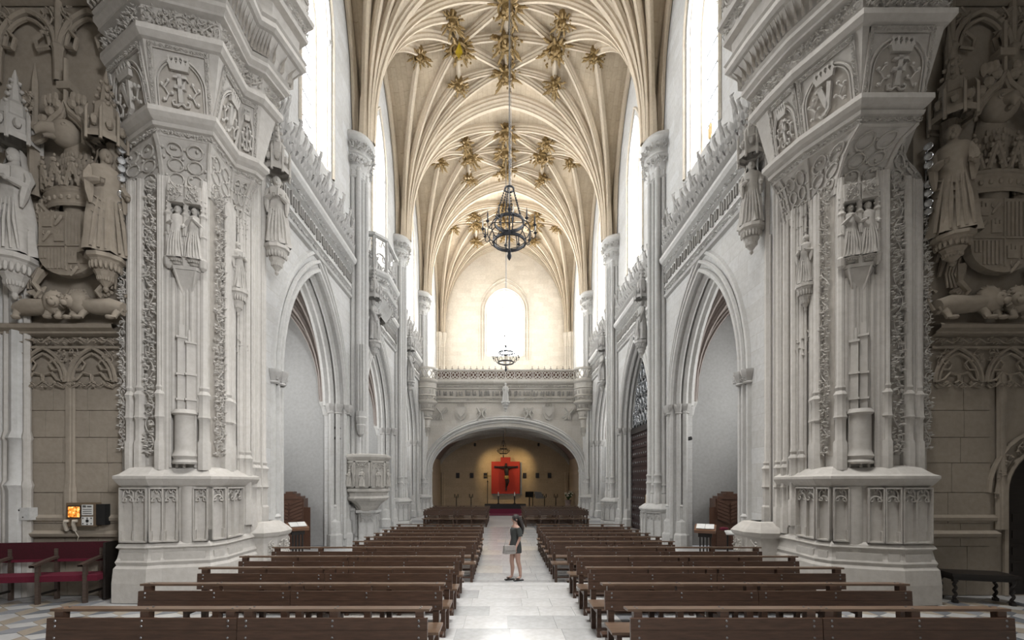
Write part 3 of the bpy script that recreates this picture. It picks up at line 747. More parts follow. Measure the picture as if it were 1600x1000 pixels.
for sg, side in ((-1, 'left'), (1, 'right')):
    m = MB(); x = sg*(XW-0.25)
    for r, dx, dy in ((0.13, 0, -0.2), (0.11, -sg*0.2, -0.1), (0.11, sg*0.2, -0.25), (0.13, -sg*0.4, -0.05)):
        m.lathe([(r*1.6, 9.9), (r*1.6, 10.6), (r, 10.7), (r, 15.0), (r*1.3, 15.05), (r, 15.1), (r*1.2, 15.3), (r*2.1, 16.0), (r*2.2, 16.4), (0.01, 16.42)], (x+dx, YP[4]+dy), 8)
    struct(m.build('trim_%d' % (1 if sg < 0 else 2), 'end_stone', None, 40), 'wall shafts in the %s corner of the end wall' % side)
# ================================================================== CROSSING PIERS AND TRIBUNES
CR = {}
CR['left'] = dict(
    rim=[(-8.04, 8.9), (-6.92, 8.33), (-5.95, 8.6), (-6.03, 9.45), (-5.72, 9.70), (-5.68, 9.90), (-6.2, 10.15)],
    cov=[(-8.0, 8.9), (-6.95, 8.65), (-6.2, 8.85), (-6.25, 9.65), (-6.10, 9.82), (-6.08, 9.95), (-6.25, 10.15)],
    body=[(-8.0, 8.9), (-6.95, 8.65), (-6.2, 8.85), (-6.25, 9.7), (-6.08, 9.95), (-6.26, 10.9)],
    plinth=[(-7.75, 8.9), (-7.6, 8.45), (-7.05, 8.42), (-6.85, 8.52), (-6.1, 8.72), (-6.0, 9.0), (-6.05, 9.65), (-6.05, 10.2)],
    order=['Y', 'F', 'Y', 'F', '', ''])
CR['right'] = dict(
    rim=[(6.35, 10.15), (5.84, 9.92), (5.87, 9.70), (6.02, 9.05), (6.44, 8.1), (7.62, 8.1), (7.7, 8.9)],
    cov=[(6.42, 10.15), (6.26, 10.0), (6.28, 9.82), (6.45, 9.45), (6.47, 8.75), (7.18, 8.5), (8.45, 8.9)],
    body=[(6.42, 10.9), (6.28, 9.7), (6.47, 9.4), (6.47, 8.75), (7.18, 8.5), (8.45, 8.9)],
    plinth=[(6.25, 10.2), (6.25, 9.5), (6.2, 8.85), (6.3, 8.62), (7.05, 8.32), (7.3, 8.25), (7.9, 8.3), (7.95, 8.9)],
    order=['', '', 'F', 'Y', 'F', ''])
def letter(mb, ch, M, w, h, d):
    """crowned royal initial with sprigs in a w x h field"""
    c = w/2
    def P(pts): mb.poly([(c+x*w, y*h) for x, y in pts], M, d)
    R = np.array(M)
    def tw(pts, r): mb.tube([tuple(R[:3, :3] @ np.array([c+x*w, y*h, d*0.6])+R[:3, 3]) for x, y in pts], r, 5)
    # crown
    P([(-.17, .66), (.17, .66), (.20, .76), (-.20, .76)])
    for i in range(5):
        x = -.18+i*.09; P([(x-.045, .76), (x+.045, .76), (x+.012, .84), (x+.03, .88), (x, .915), (x-.03, .88), (x-.012, .84)])
    if ch == 'F':
        P([(-.045, .10), (.045, .10), (.04, .60), (-.04, .60)]); P([(-.12, .56), (.13, .58), (.16, .50), (.12, .53), (-.12, .52)]); P([(-.11, .34), (.10, .34), (.10, .40), (-.11, .40)])
        P([(.04, .40), (.12, .50), (.10, .40)])
        for s in (-1, 1): tw([(0, .10), (s*.08, .04), (s*.15, .05), (s*.17, .11), (s*.12, .13)], .022)
    else:
        P([(-.16, .56), (-.07, .60), (.03, .20), (-.02, .12), (-.06, .20)]); P([(.05, .62), (.13, .58), (.04, .12), (-.06, .04), (-.14, .05), (-.03, .12)])
        P([(-.20, .53), (-.05, .57), (-.06, .61), (-.21, .58)]); tw([(-.04, .06), (-.14, .03), (-.18, .09)], .022)
    for s in (-1, 1):
        tw([(s*.30, .10), (s*.24, .22), (s*.31, .33), (s*.24, .44)], .016); tw([(s*.28, .30), (s*.36, .36)], .013); tw([(s*.24, .22), (s*.17, .24)], .013)
        for q, e in ((.24, .46), (.36, .38), (.17, .25), (.33, .12)):
            mb.blob(tuple(R[:3, :3] @ np.array([c+s*q*w, e*h, d*0.6])+R[:3, 3]), .035, 5, 4)
for side, sg in (('left', -1), ('right', 1)):
    C = CR[side]; rim, body, pl = C['rim'], C['body'], C['plinth']
    base = (sg*6.9, 9.0, UP)
    pier = thing('crossing_pier', 'huge carved crossing pier at the %s with statues and leaf bands' % side, 'pier', base)
    tri = thing('tribune', 'projecting stone tribune with crowned initials on the %s crossing pier' % side, 'balcony', (sg*6.9, 9.0, 8.3))
    # body
    m = MB(); loft(m, body, [(0, UP), (0, 8.45)]); wb(m, 'core', 'pier_stone', pier)
    # plinth
    m = MB(); loft(m, offset_path(pl, 0.0), [(0.14, UP), (0.14, 0.52), (0.12, 0.80), (0.08, 0.86), (0.10, 0.92), (0.07, 0.99), (0.04, 1.16), (0.09, 1.20), (0.06, 1.26), (0.0, 1.30), (0.0, 2.36), (0.05, 2.40), (0.10, 2.48), (0.13, 2.53), (0.13, 2.58), (0.05, 2.62), (-0.08, 2.74), (-0.45, 2.84), (-0.9, 2.86)])
    wb(m, 'plinth', 'pier_stone', pier)
    for i in range(1, len(pl)-2):
        M, L = face_frame(pl[i], pl[i+1], 1.30, 0.0); tr = MB()
        wide = L > 0.5
        if wide and i == 3:   # long front: lights at both ends, smooth drum between
            spans = [(0.0, 0.26), (L-0.26, L)]
            cx_, cy_ = (pl[i][0]+pl[i+1][0])/2, (pl[i][1]+pl[i+1][1])/2+0.14
            dr = MB(); dr.lathe([(0.20, 0.86), (0.20, 2.30), (0.19, 2.38), (0.10, 2.40)], (cx_, cy_), 18); wb(dr, 'drum', 'pier_stone', pier, 40)
        else: spans = [(0.0, L)]
        for (a, b) in spans:
            n = 2 if b-a > 0.45 else 1; e = 0.022
            for (p, q, r_, s_) in ((a, a+e, 0, 1.06), (b-e, b, 0, 1.06), (a, b, 1.03, 1.06), (a, b, 0, .03)): tr.span((p, r_, 0), (q, s_, .09), M)
            if n == 2: tr.span(((a+b)/2-.016, 0, 0), ((a+b)/2+.016, .8, .055), M)
            cusped(tr, M @ Matrix.Translation((a+e, 0.68, 0.03)), b-a-2*e, .36, .02, n)
            for p in ([a+e, b-e] if n == 1 else [a+e, (a+b)/2, b-e]): tr.span((p-.022, 0, 0), (p+.022, .22, .07), M)
        wb(tr, 'blind_tracery', 'pier_carved', pier)
        st = MB(); st.span((0.04, -0.36, 0.04), (L-0.04, -0.20, 0.085), M); st.span((0.03, -0.12, 0.03), (L-0.03, -0.06, 0.075), M); wb(st, 'base_moulding', 'pier_stone', pier)
    # faces of the body: A-B, B-C, C-D from the transept inwards
    fc = [(body[i], body[i+1]) for i in range(5)]
    if side == 'right': AB, BC, CD, DE, EF = fc[4], fc[3], fc[2], fc[1], fc[0]
    else: AB, BC, CD, DE, EF = fc
    def F(face): return face if side == 'left' else face
    def at(face, t, out):
        """t from the transept end towards the nave"""
        p, q = face if side == 'left' else (face[1], face[0])
        M, L = face_frame(face[0], face[1], 0, 0); n = M.col[2]
        return (p[0]+(q[0]-p[0])*t+n[0]*out, p[1]+(q[1]-p[1])*t+n[1]*out)
    def shaft(face, t, out, r, z0, z1, ped=True):
        x, y = at(face, t, out); m = MB()
        pr = [(r, z0), (r, z1)] if not ped else [(r*1.7, z0), (r*1.7, z0+.55), (r*1.35, z0+.6), (r*1.35, z0+1.0), (r*1.75, z0+1.05), (r*1.5, z0+1.1), (r*1.4, z0+1.42), (r*1.75, z0+1.5), (r*1.1, z0+1.58), (r*1.35, z0+1.64), (r, z0+1.7), (r, z1)]
        m.lathe(pr, (x, y), 8, rot=PI/8); wb(m, 'shaft', 'pier_stone', pier, 35 if not ped else 30)
    ZT = 8.5
    for t, r, pd in ((0.30, .07, True), (0.53, .075, True), (0.415, .045, False), (0.985, .065, True)): shaft(AB, t, 0.06, r, 2.70, ZT, pd)
    for t, r, pd in ((0.10, .05, False), (0.92, .07, True), (0.0, .05, False)): shaft(BC, t, 0.06, r, 2.7, ZT, pd)
    for t, r in ((0.24, .05), (0.40, .06), (0.55, .04), (0.66, .06), (0.80, .045)): shaft(BC, t, 0.07, r, 3.95 if t in (.4, .66) else 3.85, 6.5, False)
    for t, r, pd in ((0.64, .08, True), (0.86, .055, True)): shaft(CD, t, 0.05, r, 2.7, ZT, pd)
    for t, r, pd in ((0.5, .06, True), (0.95, .07, True)): shaft(DE, t, 0.05, r, 1.5, ZT, pd)
    for t, r, pd in ((0.22, .07, True), (0.45, .08, True), (0.62, .06, False), (0.9, .09, True)): shaft(EF, t, 0.04, r, 1.3, 10.9, pd)
    for fc_, ts in ((AB, (.225, .36, .47, .59)), (BC, (.05, .17, .32, .48, .73, .96)), (CD, (.53, .75, .95)), (DE, (.28, .72)), (EF, (.10, .33, .54, .76))):
        for t in ts: shaft(fc_, t, .075, .026, 2.75 if fc_ in (AB, BC, CD) else 1.45, (6.5 if fc_ is BC and .1 < t < .9 else ZT), False)
    # small stepped tabernacle and drum under the niche
    cxy = at(BC, 0.5, 0.03); m = MB()
    m.lathe([(0.22, 2.82), (0.235, 2.86), (0.20, 2.92), (0.235, 2.98), (0.20, 3.06), (0.19, 3.12), (0.19, 3.78), (0.24, 3.82), (0.20, 3.9)], cxy, 16); wb(m, 'drum', 'pier_stone', pier, 40)
    for t, z1 in ((0.42, 5.35), (0.62, 5.25)):
        x, y = at(BC, t, 0.09); m = MB(); m.box((x, y, (3.85+z1)/2), (.14, .12, z1-3.85), rz=PI/4)
        for z in (4.1, 4.6, z1-0.02): m.box((x, y, z), (.19, .17, .04), rz=PI/4)
        m.box((x, y, z1+.12), (.08, .08, .24), rz=PI/4, top=.9); wb(m, 'buttress', 'pier_stone', pier)
    # leaf bands
    def band(face, t0, t1, z0, z1, seed, leaf=.05):
        p, q = at(face, t0, 0.0), at(face, t1, 0.0)
        if side == 'right': p, q = q, p
        M, L = face_frame(p, q, z0, 0.006); g = MB(); g.span((0, 0, -.01), (L, z1-z0, .004), M); wb(g, 'band_ground', 'pier_ground', pier)
        m = MB(); vine(m, M @ Matrix.Translation((0, 0, .035)), L, z1-z0, seed, leaf, 0.95, 1.7); tag(wb(m, 'foliage_band', 'pier_carved', pier), kind='stuff')
    band(AB, 0.0, 0.21, 3.1, 8.5, 1, .055); band(AB, 0.62, 0.93, 3.0, 8.5, 2, .065); band(CD, 0.04, 0.48, 3.0, 8.5, 3, .06)
    # niche with two statues on a bracket
    x0, y0 = at(BC, 0.12, .02); x1, y1 = at(BC, 0.98, .02); cx_, cy_ = at(BC, 0.55, .16)
    m = MB(); nrm = Vector((cx_-(x0+x1)/2, cy_-(y0+y1)/2)); nrm.normalize(); u = Vector((x1-x0, y1-y0)).normalized()
    tip = Vector((cx_, cy_))
    for z0_, z1_, s0, s1 in ((6.05, 6.65, 0.15, 1.0), (6.65, 6.72, 1.08, 1.12)):
        def ring(s, z): return [((x0+x1)/2-u.x*.30*s, (y0+y1)/2-u.y*.30*s, z), ((x0+x1)/2-u.x*.18*s+nrm.x*.17*s, (y0+y1)/2-u.y*.18*s+nrm.y*.17*s, z), ((x0+x1)/2+u.x*.18*s+nrm.x*.17*s, (y0+y1)/2+u.y*.18*s+nrm.y*.17*s, z), ((x0+x1)/2+u.x*.30*s, (y0+y1)/2+u.y*.30*s, z)]
        m.grid([ring(s0, z0_), ring(s1, z1_)], closev=True)
        if z0_ > 6.5: m.add(ring(s1, z1_), [(0, 1, 2, 3)])
    for i in range(4):
        a = Vector(ring(0.15, 6.05)[i]); b = Vector(ring(1.0, 6.65)[i]); m.tube([tuple(a), tuple((a+b)/2+Vector((0, 0, -.06))), tuple(b)], .022, 5)
    wb(m, 'niche_bracket', 'pier_carved', pier)
    rzs = math.atan2(nrm.x, -nrm.y)
    for q, t in enumerate((0.36, 0.74)):
        sx, sy = at(BC, t, .12)
        statue(sx, sy, 6.86, 1.05, rzs, '%s of two small robed saints in the niche of the %s crossing pier' % (('left-hand', 'right-hand')[q if side == 'left' else 1-q], side), 70+q+5*sg, 'pier_carved', 'low' if q == 0 else 'pray', q == 1, ped=0.16, canopy=False, pr=0.17)
    for t in (0.17, 0.55, 0.93):
        x, y = at(BC, t, .14); m = MB(); m.lathe([(.02, 6.66), (.07, 6.72), (.085, 6.86), (.06, 6.9), (.06, 7.3), (.075, 7.33), (.06, 7.36), (.055, 7.7), (.075, 7.74), (.045, 7.8), (.045, 8.2), (.005, 8.5)], (x, y), 8)
        for z in (7.75, 7.85, 7.95, 8.05):
            for a in range(4): m.blob((x+.05*math.cos(a*PI/2), y+.05*math.sin(a*PI/2), z), .022, 4, 3)
        wb(m, 'niche_colonnette', 'pier_carved', pier)
    for t in (0.36, 0.74):
        x, y = at(BC, t, .13); m = MB(); m.box((x, y, 8.12), (.26, .2, .34), rz=rzs); M = frame((x-u.x*.13+nrm.x*.1, y-u.y*.13+nrm.y*.1, 7.95), (u.x, u.y, 0) if side == 'left' else (u.x, u.y, 0), (nrm.x, nrm.y, 0)); vine(m, M, .26, .34, int(t*100), .05, 1.0); wb(m, 'niche_canopy', 'pier_carved', pier)
    # side niche statue over the nave flank
    sx, sy = at(DE, 0.25, .10); M, L = face_frame(DE[0], DE[1], 0); n = M.col[2]
    statue(sx, sy, 6.75, 1.05, math.atan2(n[0], -n[1]), 'small robed saint on the nave flank of the %s crossing pier' % side, 90+sg, 'pier_carved', 'book', False, ped=0.6, canopy=False, pr=0.2)
    m = MB(); vine(m, face_frame(DE[0], DE[1], 7.85, .03)[0], L, .7, 8+sg, .06, 1.0, 1.4); vine(m, face_frame(DE[0], DE[1], 5.2, .03)[0], L, .6, 18+sg, .06, .8, 1.4); tag(wb(m, 'foliage_band', 'pier_carved', pier), kind='stuff')
    # ---- tribune
    rows = []
    bo, ri = offset_path(C['cov'], 0.02), offset_path(rim, -0.06)
    NF = len(rim)-1
    for i in range(7):
        s = i/6; e = 1-math.sqrt(max(0, 1-s*s)) if s < 1 else 1; e = 0.5*e+0.5*s**1.6; rows.append([(a[0]+(b[0]-a[0])*e, a[1]+(b[1]-a[1])*e, 8.25+(9.2-8.25)*s) for a, b in zip(bo, ri)])
    m = MB(); m.grid(rows); wb(m, 'coving', 'pier_stone', tri)
    m = MB(); 
    for i in range(NF):
        for a in (0.02, 0.98):
            m.tube([tuple(np.array(r[i])*(1-a)+np.array(r[i+1])*a+np.array([0, -.02, -.02])) for r in rows], .028, 5)
        for b in range(3):
            for a in (0.3, 0.7):
                pts = []
                for q in range(13):
                    th = q/12*2*PI; s = min(5.99, max(0, 1.6+b*1.6+math.sin(th)*0.7)); al = min(.98, max(.02, a+0.16*math.cos(th))); k0 = int(s); f_ = s-k0
                    p = [np.array(rows[k0+d_][i])*(1-al)+np.array(rows[k0+d_][i+1])*al for d_ in (0, 1)]; pts.append(tuple(p[0]*(1-f_)+p[1]*f_+np.array([-.01*sg, -.025, -.02])))
                m.tube(pts, .018, 4, False)
        p, q = np.array(rows[4][i]), np.array(rows[4][i+1])
        for c_ in range(26):
            rg = random.Random(c_+i*50); a = rg.random(); k0 = rg.randint(1, 5); P = np.array(rows[k0][i])*(1-a)+np.array(rows[k0][i+1])*a+np.array([-.01*sg, -.02, -.02]); m.blob(P, (.03, .03, .035), 5, 3)
    tag(wb(m, 'coving_tracery', 'pier_carved', tri), kind='stuff')
    m = MB(); loft(m, rim, [(-0.10, 9.16), (-0.06, 9.18), (-0.06, 9.30), (0, 9.32), (0.02, 9.38), (-0.02, 9.41), (0.05, 9.46), (0.11, 9.53), (0.11, 9.62), (0.02, 9.66), (0.0, 9.66)]); wb(m, 'lower_cornice', 'pier_stone', tri)
    m = MB(); 
    for i in range(NF):
        M, L = face_frame(rim[i], rim[i+1], 9.19, -.055); vine(m, M, L, .11, i, .045, 1.0)
    tag(wb(m, 'leaf_frieze', 'pier_carved', tri), kind='stuff')
    m = MB(); loft(m, rim, [(0.0, 9.66), (0.20, 10.74)]); wb(m, 'parapet', 'pier_stone', tri)
    for i in range(NF):
        p, q = rim[i], rim[i+1]; M, L = face_frame(p, q, 9.66, 0.0); n = Vector(M.col[2][:3]); v = (n*0.20+Vector((0, 0, 1.08))).normalized(); nn = Vector(M.col[0][:3]).cross(v)
        Mt = frame((p[0]+n.x*.006, p[1]+n.y*.006, 9.66), M.col[0][:3], nn, v)
        W = L; x0 = 0.0
        if W < 0.3 or not C['order'][i]: continue
        m = MB(); e = .075
        for a, b in ((x0, x0+e), (x0+W-e, x0+W)): m.span((a, 0, 0), (b, 1.08, .03), Mt); vine(m, Mt @ Matrix.Translation((a, 0, .025)), e, 1.08, i, .03, .8)
        m.span((x0, .98, 0), (x0+W, 1.08, .03), Mt); vine(m, Mt @ Matrix.Translation((x0, .985, .025)), W, .09, i+7, .032, .8)
        R = np.array(Mt); s = (W-2*e)/2
        for rr, tt in ((s*0.99, .022), (s*0.88, .014)):
            m.tube([tuple(R[:3, :3] @ np.array([x0+W/2+a, b, .035])+R[:3, 3]) for a, b in [(-rr, 0.0)]+[(a, .40+b) for a, b in arch_pts(rr, min(.56, max(rr, .5))*rr/s, 10)]+[(rr, 0.0)]], tt, 5, False)
        wb(m, 'panel_border', 'pier_carved', tri)
        g = MB(); g.poly([(x0+e+.02, .02), (x0+W-e-.02, .02)]+[(x0+W/2-a*.93, .40+b*.9) for a, b in arch_pts(s, .54, 8)], Mt, .004); wb(g, 'panel_ground', 'pier_ground', tri)
        m = MB(); letter(m, C['order'][i], Mt @ Matrix.Translation((x0+e, .02, .01)), W-2*e, .96, .07); wb(m, 'crowned_initial', 'pier_stone', tri)
    m = MB(); loft(m, rim, [(0.20, 10.74), (0.26, 10.76), (0.33, 10.84), (0.33, 10.94), (0.24, 10.98), (0.22, 10.98), (0.24, 11.34), (0.36, 11.37), (0.36, 11.42), (0.44, 11.48), (0.44, 11.56), (0.40, 11.58), (0.46, 11.64), (0.42, 11.66), (0.46, 11.86), (0.60, 12.08), (0.66, 12.10), (0.72, 12.16), (0.72, 12.26), (0.68, 12.28), (0.74, 12.34), (0.58, 12.38), (0.60, 12.80), (0.74, 12.83), (0.76, 12.92), (0.72, 12.95), (0.72, 13.22), (0.84, 13.26), (0.86, 13.36), (0.74, 13.40), (0.76, 14.5), (1.0, 14.6)]); wb(m, 'upper_cornice', 'pier_stone', tri)
    m = MB(); r2 = offset_path(rim, 0.24); r3 = offset_path(rim, 0.73); r4 = offset_path(rim, .75)
    for i in range(NF):
        M, L = face_frame(r2[i], r2[i+1], 10.99, 0.0); vine(m, M, L, .35, 30+i, .062, 1.1, 1.5)
        M, L = face_frame(r3[i], r3[i+1], 12.96, 0.0); vine(m, M, L, .26, 40+i, .062, 1.0, 1.3)
        M, L = face_frame(r4[i], r4[i+1], 13.42, 0.01); 
        nn = max(2, int(L/.5)); cusped(m, M, L, 1.05, .03, nn); vine(m, M, L, 1.05, 60+i, .10, .5, .8)
    tag(wb(m, 'leaf_frieze', 'pier_carved', tri), kind='stuff')
    m = MB(); ri0, ri1 = offset_path(rim, .47), offset_path(rim, .66)
    for i in range(NF):
        L = math.hypot(rim[i+1][0]-rim[i][0], rim[i+1][1]-rim[i][1])+.3; n = max(2, int(L/.13))
        for j in range(n):
            t = (j+.5)/n; a = Vector(ri0[i]).lerp(Vector(ri0[i+1]), t); b = Vector(ri1[i]).lerp(Vector(ri1[i+1]), t); u_ = (Vector(rim[i+1])-Vector(rim[i])).normalized()*.032; nv = (b-a).normalized()*.08
            m.add([(a.x-u_.x, a.y-u_.y, 11.66), (a.x+u_.x, a.y+u_.y, 11.66), (a.x+nv.x, a.y+nv.y, 11.70), (a.x+nv.x*1.1, a.y+nv.y*1.1, 11.92), (b.x-nv.x*.2, b.y-nv.y*.2, 12.10), (a.x, a.y, 11.9)], [(0, 1, 2), (0, 2, 3, 5), (1, 5, 3, 2), (5, 3, 4)])
    tag(wb(m, 'leaf_teeth', 'pier_ground', tri), kind='stuff')
    # statue on the nave corner
    statue(-5.92 if sg < 0 else 6.05, 10.98, 8.40 if sg < 0 else 8.92, 1.75 if sg < 0 else 1.62, (0.5 if sg < 0 else -0.5), 'large robed saint on a corbel where the %s crossing pier meets the nave' % side, 100+sg, 'pier_carved', 'low' if sg > 0 else 'book', sg > 0, ped=0.72, canopy=True, pr=0.30)
    # small pedestal of the nave flank
    m = MB(); q = [(sg*6.35, 10.1), (sg*5.8, 10.15), (sg*5.62, 10.4), (sg*5.62, 10.95), (sg*5.8, 11.15), (sg*6.35, 11.2)]
    if sg > 0: q = q[::-1]
    loft(m, q, [(0.05, UP), (0.05, .35), (0, .4), (0, 1.15), (0.06, 1.2), (0.09, 1.28), (0.02, 1.36), (-0.15, 1.5), (-.3, 1.52)]); wb(m, 'nave_pedestal', 'pier_stone', pier)
    m = MB()
    for i in range(1, 4):
        M, L = face_frame(q[i], q[i+1], .45, .004); vine(m, M @ Matrix.Translation((.05, .2, 0)), L-.1, .45, i, .08, .7)
    wb(m, 'pedestal_carving', 'pier_carved', pier)
    # spotlights on a bar
    bx, by = at(AB, 0.13, 0.12); n_l = 8 if sg < 0 else 7
    zs = [9.10, 8.90, 8.72, 8.55, 8.20, 8.00, 7.83, 7.66] if sg < 0 else [9.15, 8.97, 8.78, 8.42, 8.22, 8.04, 7.86]
    bar = thing('spotlight_bar', 'vertical bar of small chrome spotlights on the %s crossing pier' % side, 'spotlights', (bx, by, 7.4))
    m = MB(); m.tube([(0, .04, 0), (0, .04, 1.85)], .018, 6); m.tube([(0, .04, 1.8), (0, .3, 1.8)], .015, 5); m.tube([(0, .04, .1), (0, .3, .1)], .015, 5); m.build('bar', 'chrome', bar)
    for i, z in enumerate(zs):
        m = MB(); d = Vector((-sg*.75, -.55, -.25 if i % 2 else -.05)).normalized(); R = d.to_track_quat('Z', 'Y').to_matrix().to_4x4(); M = Matrix.Translation((0, -.02, z-7.4)) @ R
        m.lathe([(0.005, -.11), (.035, -.10), (.06, -.05), (.072, 0), (.072, .09), (.062, .095), (.058, .06)], (0, 0), 12, M=M); lm = m.build('lamp', 'chrome', bar, 40)
        g = MB(); g.lathe([(.058, .06), (.03, .045), (0.002, .04)], (0, 0), 10, M=M); g.build('lens', 'white_metal', lm)
# ================================================================== TRANSEPT WALLS WITH HERALDRY
TY = 8.9
def tr_wall(sg, side):
    xs = (-13.0, -7.9) if sg < 0 else (8.2, 13.0)
    mb = MB(); ops = [] if sg < 0 else [(11.0, 0.90, UP, 2.25, 0.92)]
    arch_wall(mb, lambda t, z, d: (t, TY+0.03+d, z), xs[0], xs[1], 0, 15.0, ops, 0.3)
    w = struct(mb.build('wall_arms_'+side, 'transept_stone'), 'brown ashlar transept wall at the %s' % side)
    rg = random.Random(7+sg)
    zs = [UP, .62, 1.15, 1.62, 2.25, 2.86, 3.38, 3.93, 4.62]
    x0, x1 = (-10.6, -8.0) if sg < 0 else (8.55, 9.75)
    for i in range(len(zs)-1):
        x = x0+rg.uniform(-.3, 0)
        while x < x1:
            b_ = min(x1, x+rg.uniform(.55, .95))
            if b_ > x1-.18: b_ = x1
            m = MB(); e = .006; m.span((x+e, TY-.004*rg.random(), zs[i]+e), (b_-e, TY+.04, zs[i+1]-e)); m.build('stone_block', 'transept_stone', w); x = b_
    # string courses low on the wall and pilaster shafts
    pa, pb = ((-10.8, TY), (-8.0, TY)) if sg < 0 else ((8.4, TY), (9.85, TY))
    m = MB(); loft(m, [pa, pb], [(0, 1.32), (0.10, 1.36), (.12, 1.42), (.03, 1.47), (0, 1.48)]); loft(m, [pa, pb], [(0, 1.66), (.05, 1.68), (.06, 1.74), (0, 1.80)]); m.build('string_course', 'transept_stone', w)
    for px in ((-9.04,) if sg < 0 else (9.95,)):
        for dx, r in ((-.06, .035), (0.0, .05), (.06, .035)):
            m = MB(); m.lathe([(r*1.8, 1.5), (r*1.8, 2.3), (r, 2.45), (r, 4.6 if sg < 0 else 4.7)], (px+dx, TY-.02), 6); m.build('wall_shaft', 'transept_stone', w, 40)
    if sg < 0:
        for px, r in ((-10.45, .10), (-10.25, .07), (-10.05, .12), (-9.86, .06)):
            m = MB(); m.lathe([(r*1.7, UP), (r*1.7, .9), (r*1.4, 1.0), (r*1.4, 2.3), (r*1.7, 2.4), (r*1.2, 2.5), (r*1.2, 3.3), (r*1.5, 3.35), (r, 3.5), (r, 6.7)], (px, TY-.08), 8); m.build('wall_shaft', 'nave_plain' if r > .08 else 'pier_stone', w, 40)
    # sill, leaf frieze, cusped blind arches
    pa, pb = ((-10.45, TY), (-8.0, TY)) if sg < 0 else ((8.5, TY), (13.0, TY))
    m = MB(); loft(m, [pa, pb], [(0, 5.42), (.14, 5.46), (.14, 5.50), (.24, 5.54), (.26, 5.60), (.22, 5.64), (0, 5.70)]); loft(m, [pa, pb], [(0, 5.16), (.06, 5.18), (.06, 5.23), (0, 5.25)]); m.build('sill', 'transept_carved', w)
    fx0, fx1 = (-10.1, -8.02) if sg < 0 else (8.55, 11.0)
    m = MB(); M, L = face_frame((fx0, TY), (fx1, TY), 5.25, .01); vine(m, M, L, .17, 5+sg, .075, .8, 1.6)
    cw = 1.0
    for q in range(2):
        a = fx0+.02+q*cw if sg < 0 else fx0+q*cw*1.05
        M = face_frame((a, TY), (a+cw, TY), 4.45, .02)[0]; R = np.array(M)
        def T(pts, n=.03): return [tuple(R[:3, :3] @ np.array([u, v, n])+R[:3, 3]) for u, v in pts]
        for rr, th in ((.48, .035), (.40, .025)): m.tube(T([(.5+x, .05+z) for x, z in arch_pts(rr, rr*1.45, 8)]), th, 5, False)
        for s in (-1, 1):
            m.tube(T([(.5+s*.48, .05), (.5+s*.30, .10), (.5+s*.18, .24), (.5+s*.02, .20), (.5, .08), (.5+s*.08, .02)]), .025, 5, False)
            m.tube(T([(.5+s*.36, .30), (.5+s*.20, .30), (.5+s*.13, .42), (.5+s*.22, .52), (.5+s*.05, .62)]), .022, 5, False)
            m.tube(T([(.5+s*.48, .0), (.5+s*.42, -.06), (.5+s*.30, -.02), (.5+s*.22, .06)]), .028, 5, False)
        vine(m, M @ Matrix.Translation((0, .42, 0)), .30, .30, q, .07, .7, 1.2); vine(m, M @ Matrix.Translation((.70, .42, 0)), .30, .30, q+3, .07, .7, 1.2)
        vine(m, M @ Matrix.Translation((.05, -.08, .02)), .9, .14, q+9, .06, .35, 1.2)
    tag(m.build('cusped_frieze', 'transept_carved', w), kind='stuff')
    u = MB(); ux0 = -10.5 if sg < 0 else 8.9
    for q in range(2):
        c_ = ux0+.62+q*1.25
        for rr, th in ((.58, .06), (.46, .04)): u.tube([(c_+x, TY-.06, 11.3+z) for x, z in arch_pts(rr, rr*1.25, 9)], th, 6, False)
        for s_ in (-1, 1):
            u.tube([(c_+s_*.46, TY-.06, 11.3), (c_+s_*.25, TY-.1, 11.22), (c_+s_*.2, TY-.1, 11.42), (c_+s_*.36, TY-.08, 11.6)], .04, 5, False)
            u.lathe([(.07, 10.6), (.09, 11.2), (.12, 11.3), (.06, 11.4), (.06, 12.6), (.01, 13.0)], (c_+s_*.62, TY-.05), 8)
        vine(u, frame((c_-.6, TY, 11.5), (1, 0, 0), (0, -1, 0)), .35, .6, q, .1, .7, 1.4); vine(u, frame((c_+.25, TY, 11.5), (1, 0, 0), (0, -1, 0)), .35, .6, q+5, .1, .7, 1.4)
    loft(u, [(ux0, TY), (ux0+2.5, TY)], [(0, 12.2), (.1, 12.24), (.18, 12.34), (.18, 12.42), (0, 12.5)]); vine(u, frame((ux0, TY, 12.5), (1, 0, 0), (0, -1, 0)), 2.5, .4, 3, .1, .9, 1.2)
    tag(u.build('canopy_arches', 'transept_carved', w), kind='stuff')
    return w
WL = tr_wall(-1, 'left'); WR = tr_wall(1, 'right')
# carved door at the far right
dd = struct((lambda: (lambda m: (m.poly([(-.88, 0), (.88, 0)]+[(-x, 2.1+z) for x, z in arch_pts(.88, .90, 8)], frame((11.0, TY+.12, UP), (1, 0, 0), (0, -1, 0)), .06), m)[1])(MB()).build('door_1', 'black_wood'))(), 'black panelled door in a carved arch at the far right')
for r in range(8):
    for c in range(5):
        if r*0.36+.1+.3 > 2.1 and abs(c-2) > 1: continue
        m = MB(); M = frame((11.0-.85+c*.34+.03, TY+.06, UP+.08+r*.34), (1, 0, 0), (0, -1, 0)); m.poly([(0, 0), (.28, 0), (.28, .28), (0, .28)], M, .015); m.poly([(.06, .06), (.22, .06), (.22, .22), (.06, .22)], M, .03); m.build('panel', 'black_wood', dd)
m = MB(); M = face_frame((9.75, TY), (12.2, TY), 0, 0)[0]
m.tube([(11.0-.95, TY-.01, UP), (11.0-.95, TY-.01, 2.25)]+[(11.0+x, TY-.01, 2.25+z) for x, z in arch_pts(.95, .97, 9)]+[(11.95, TY-.01, UP)], .05, 6, False)
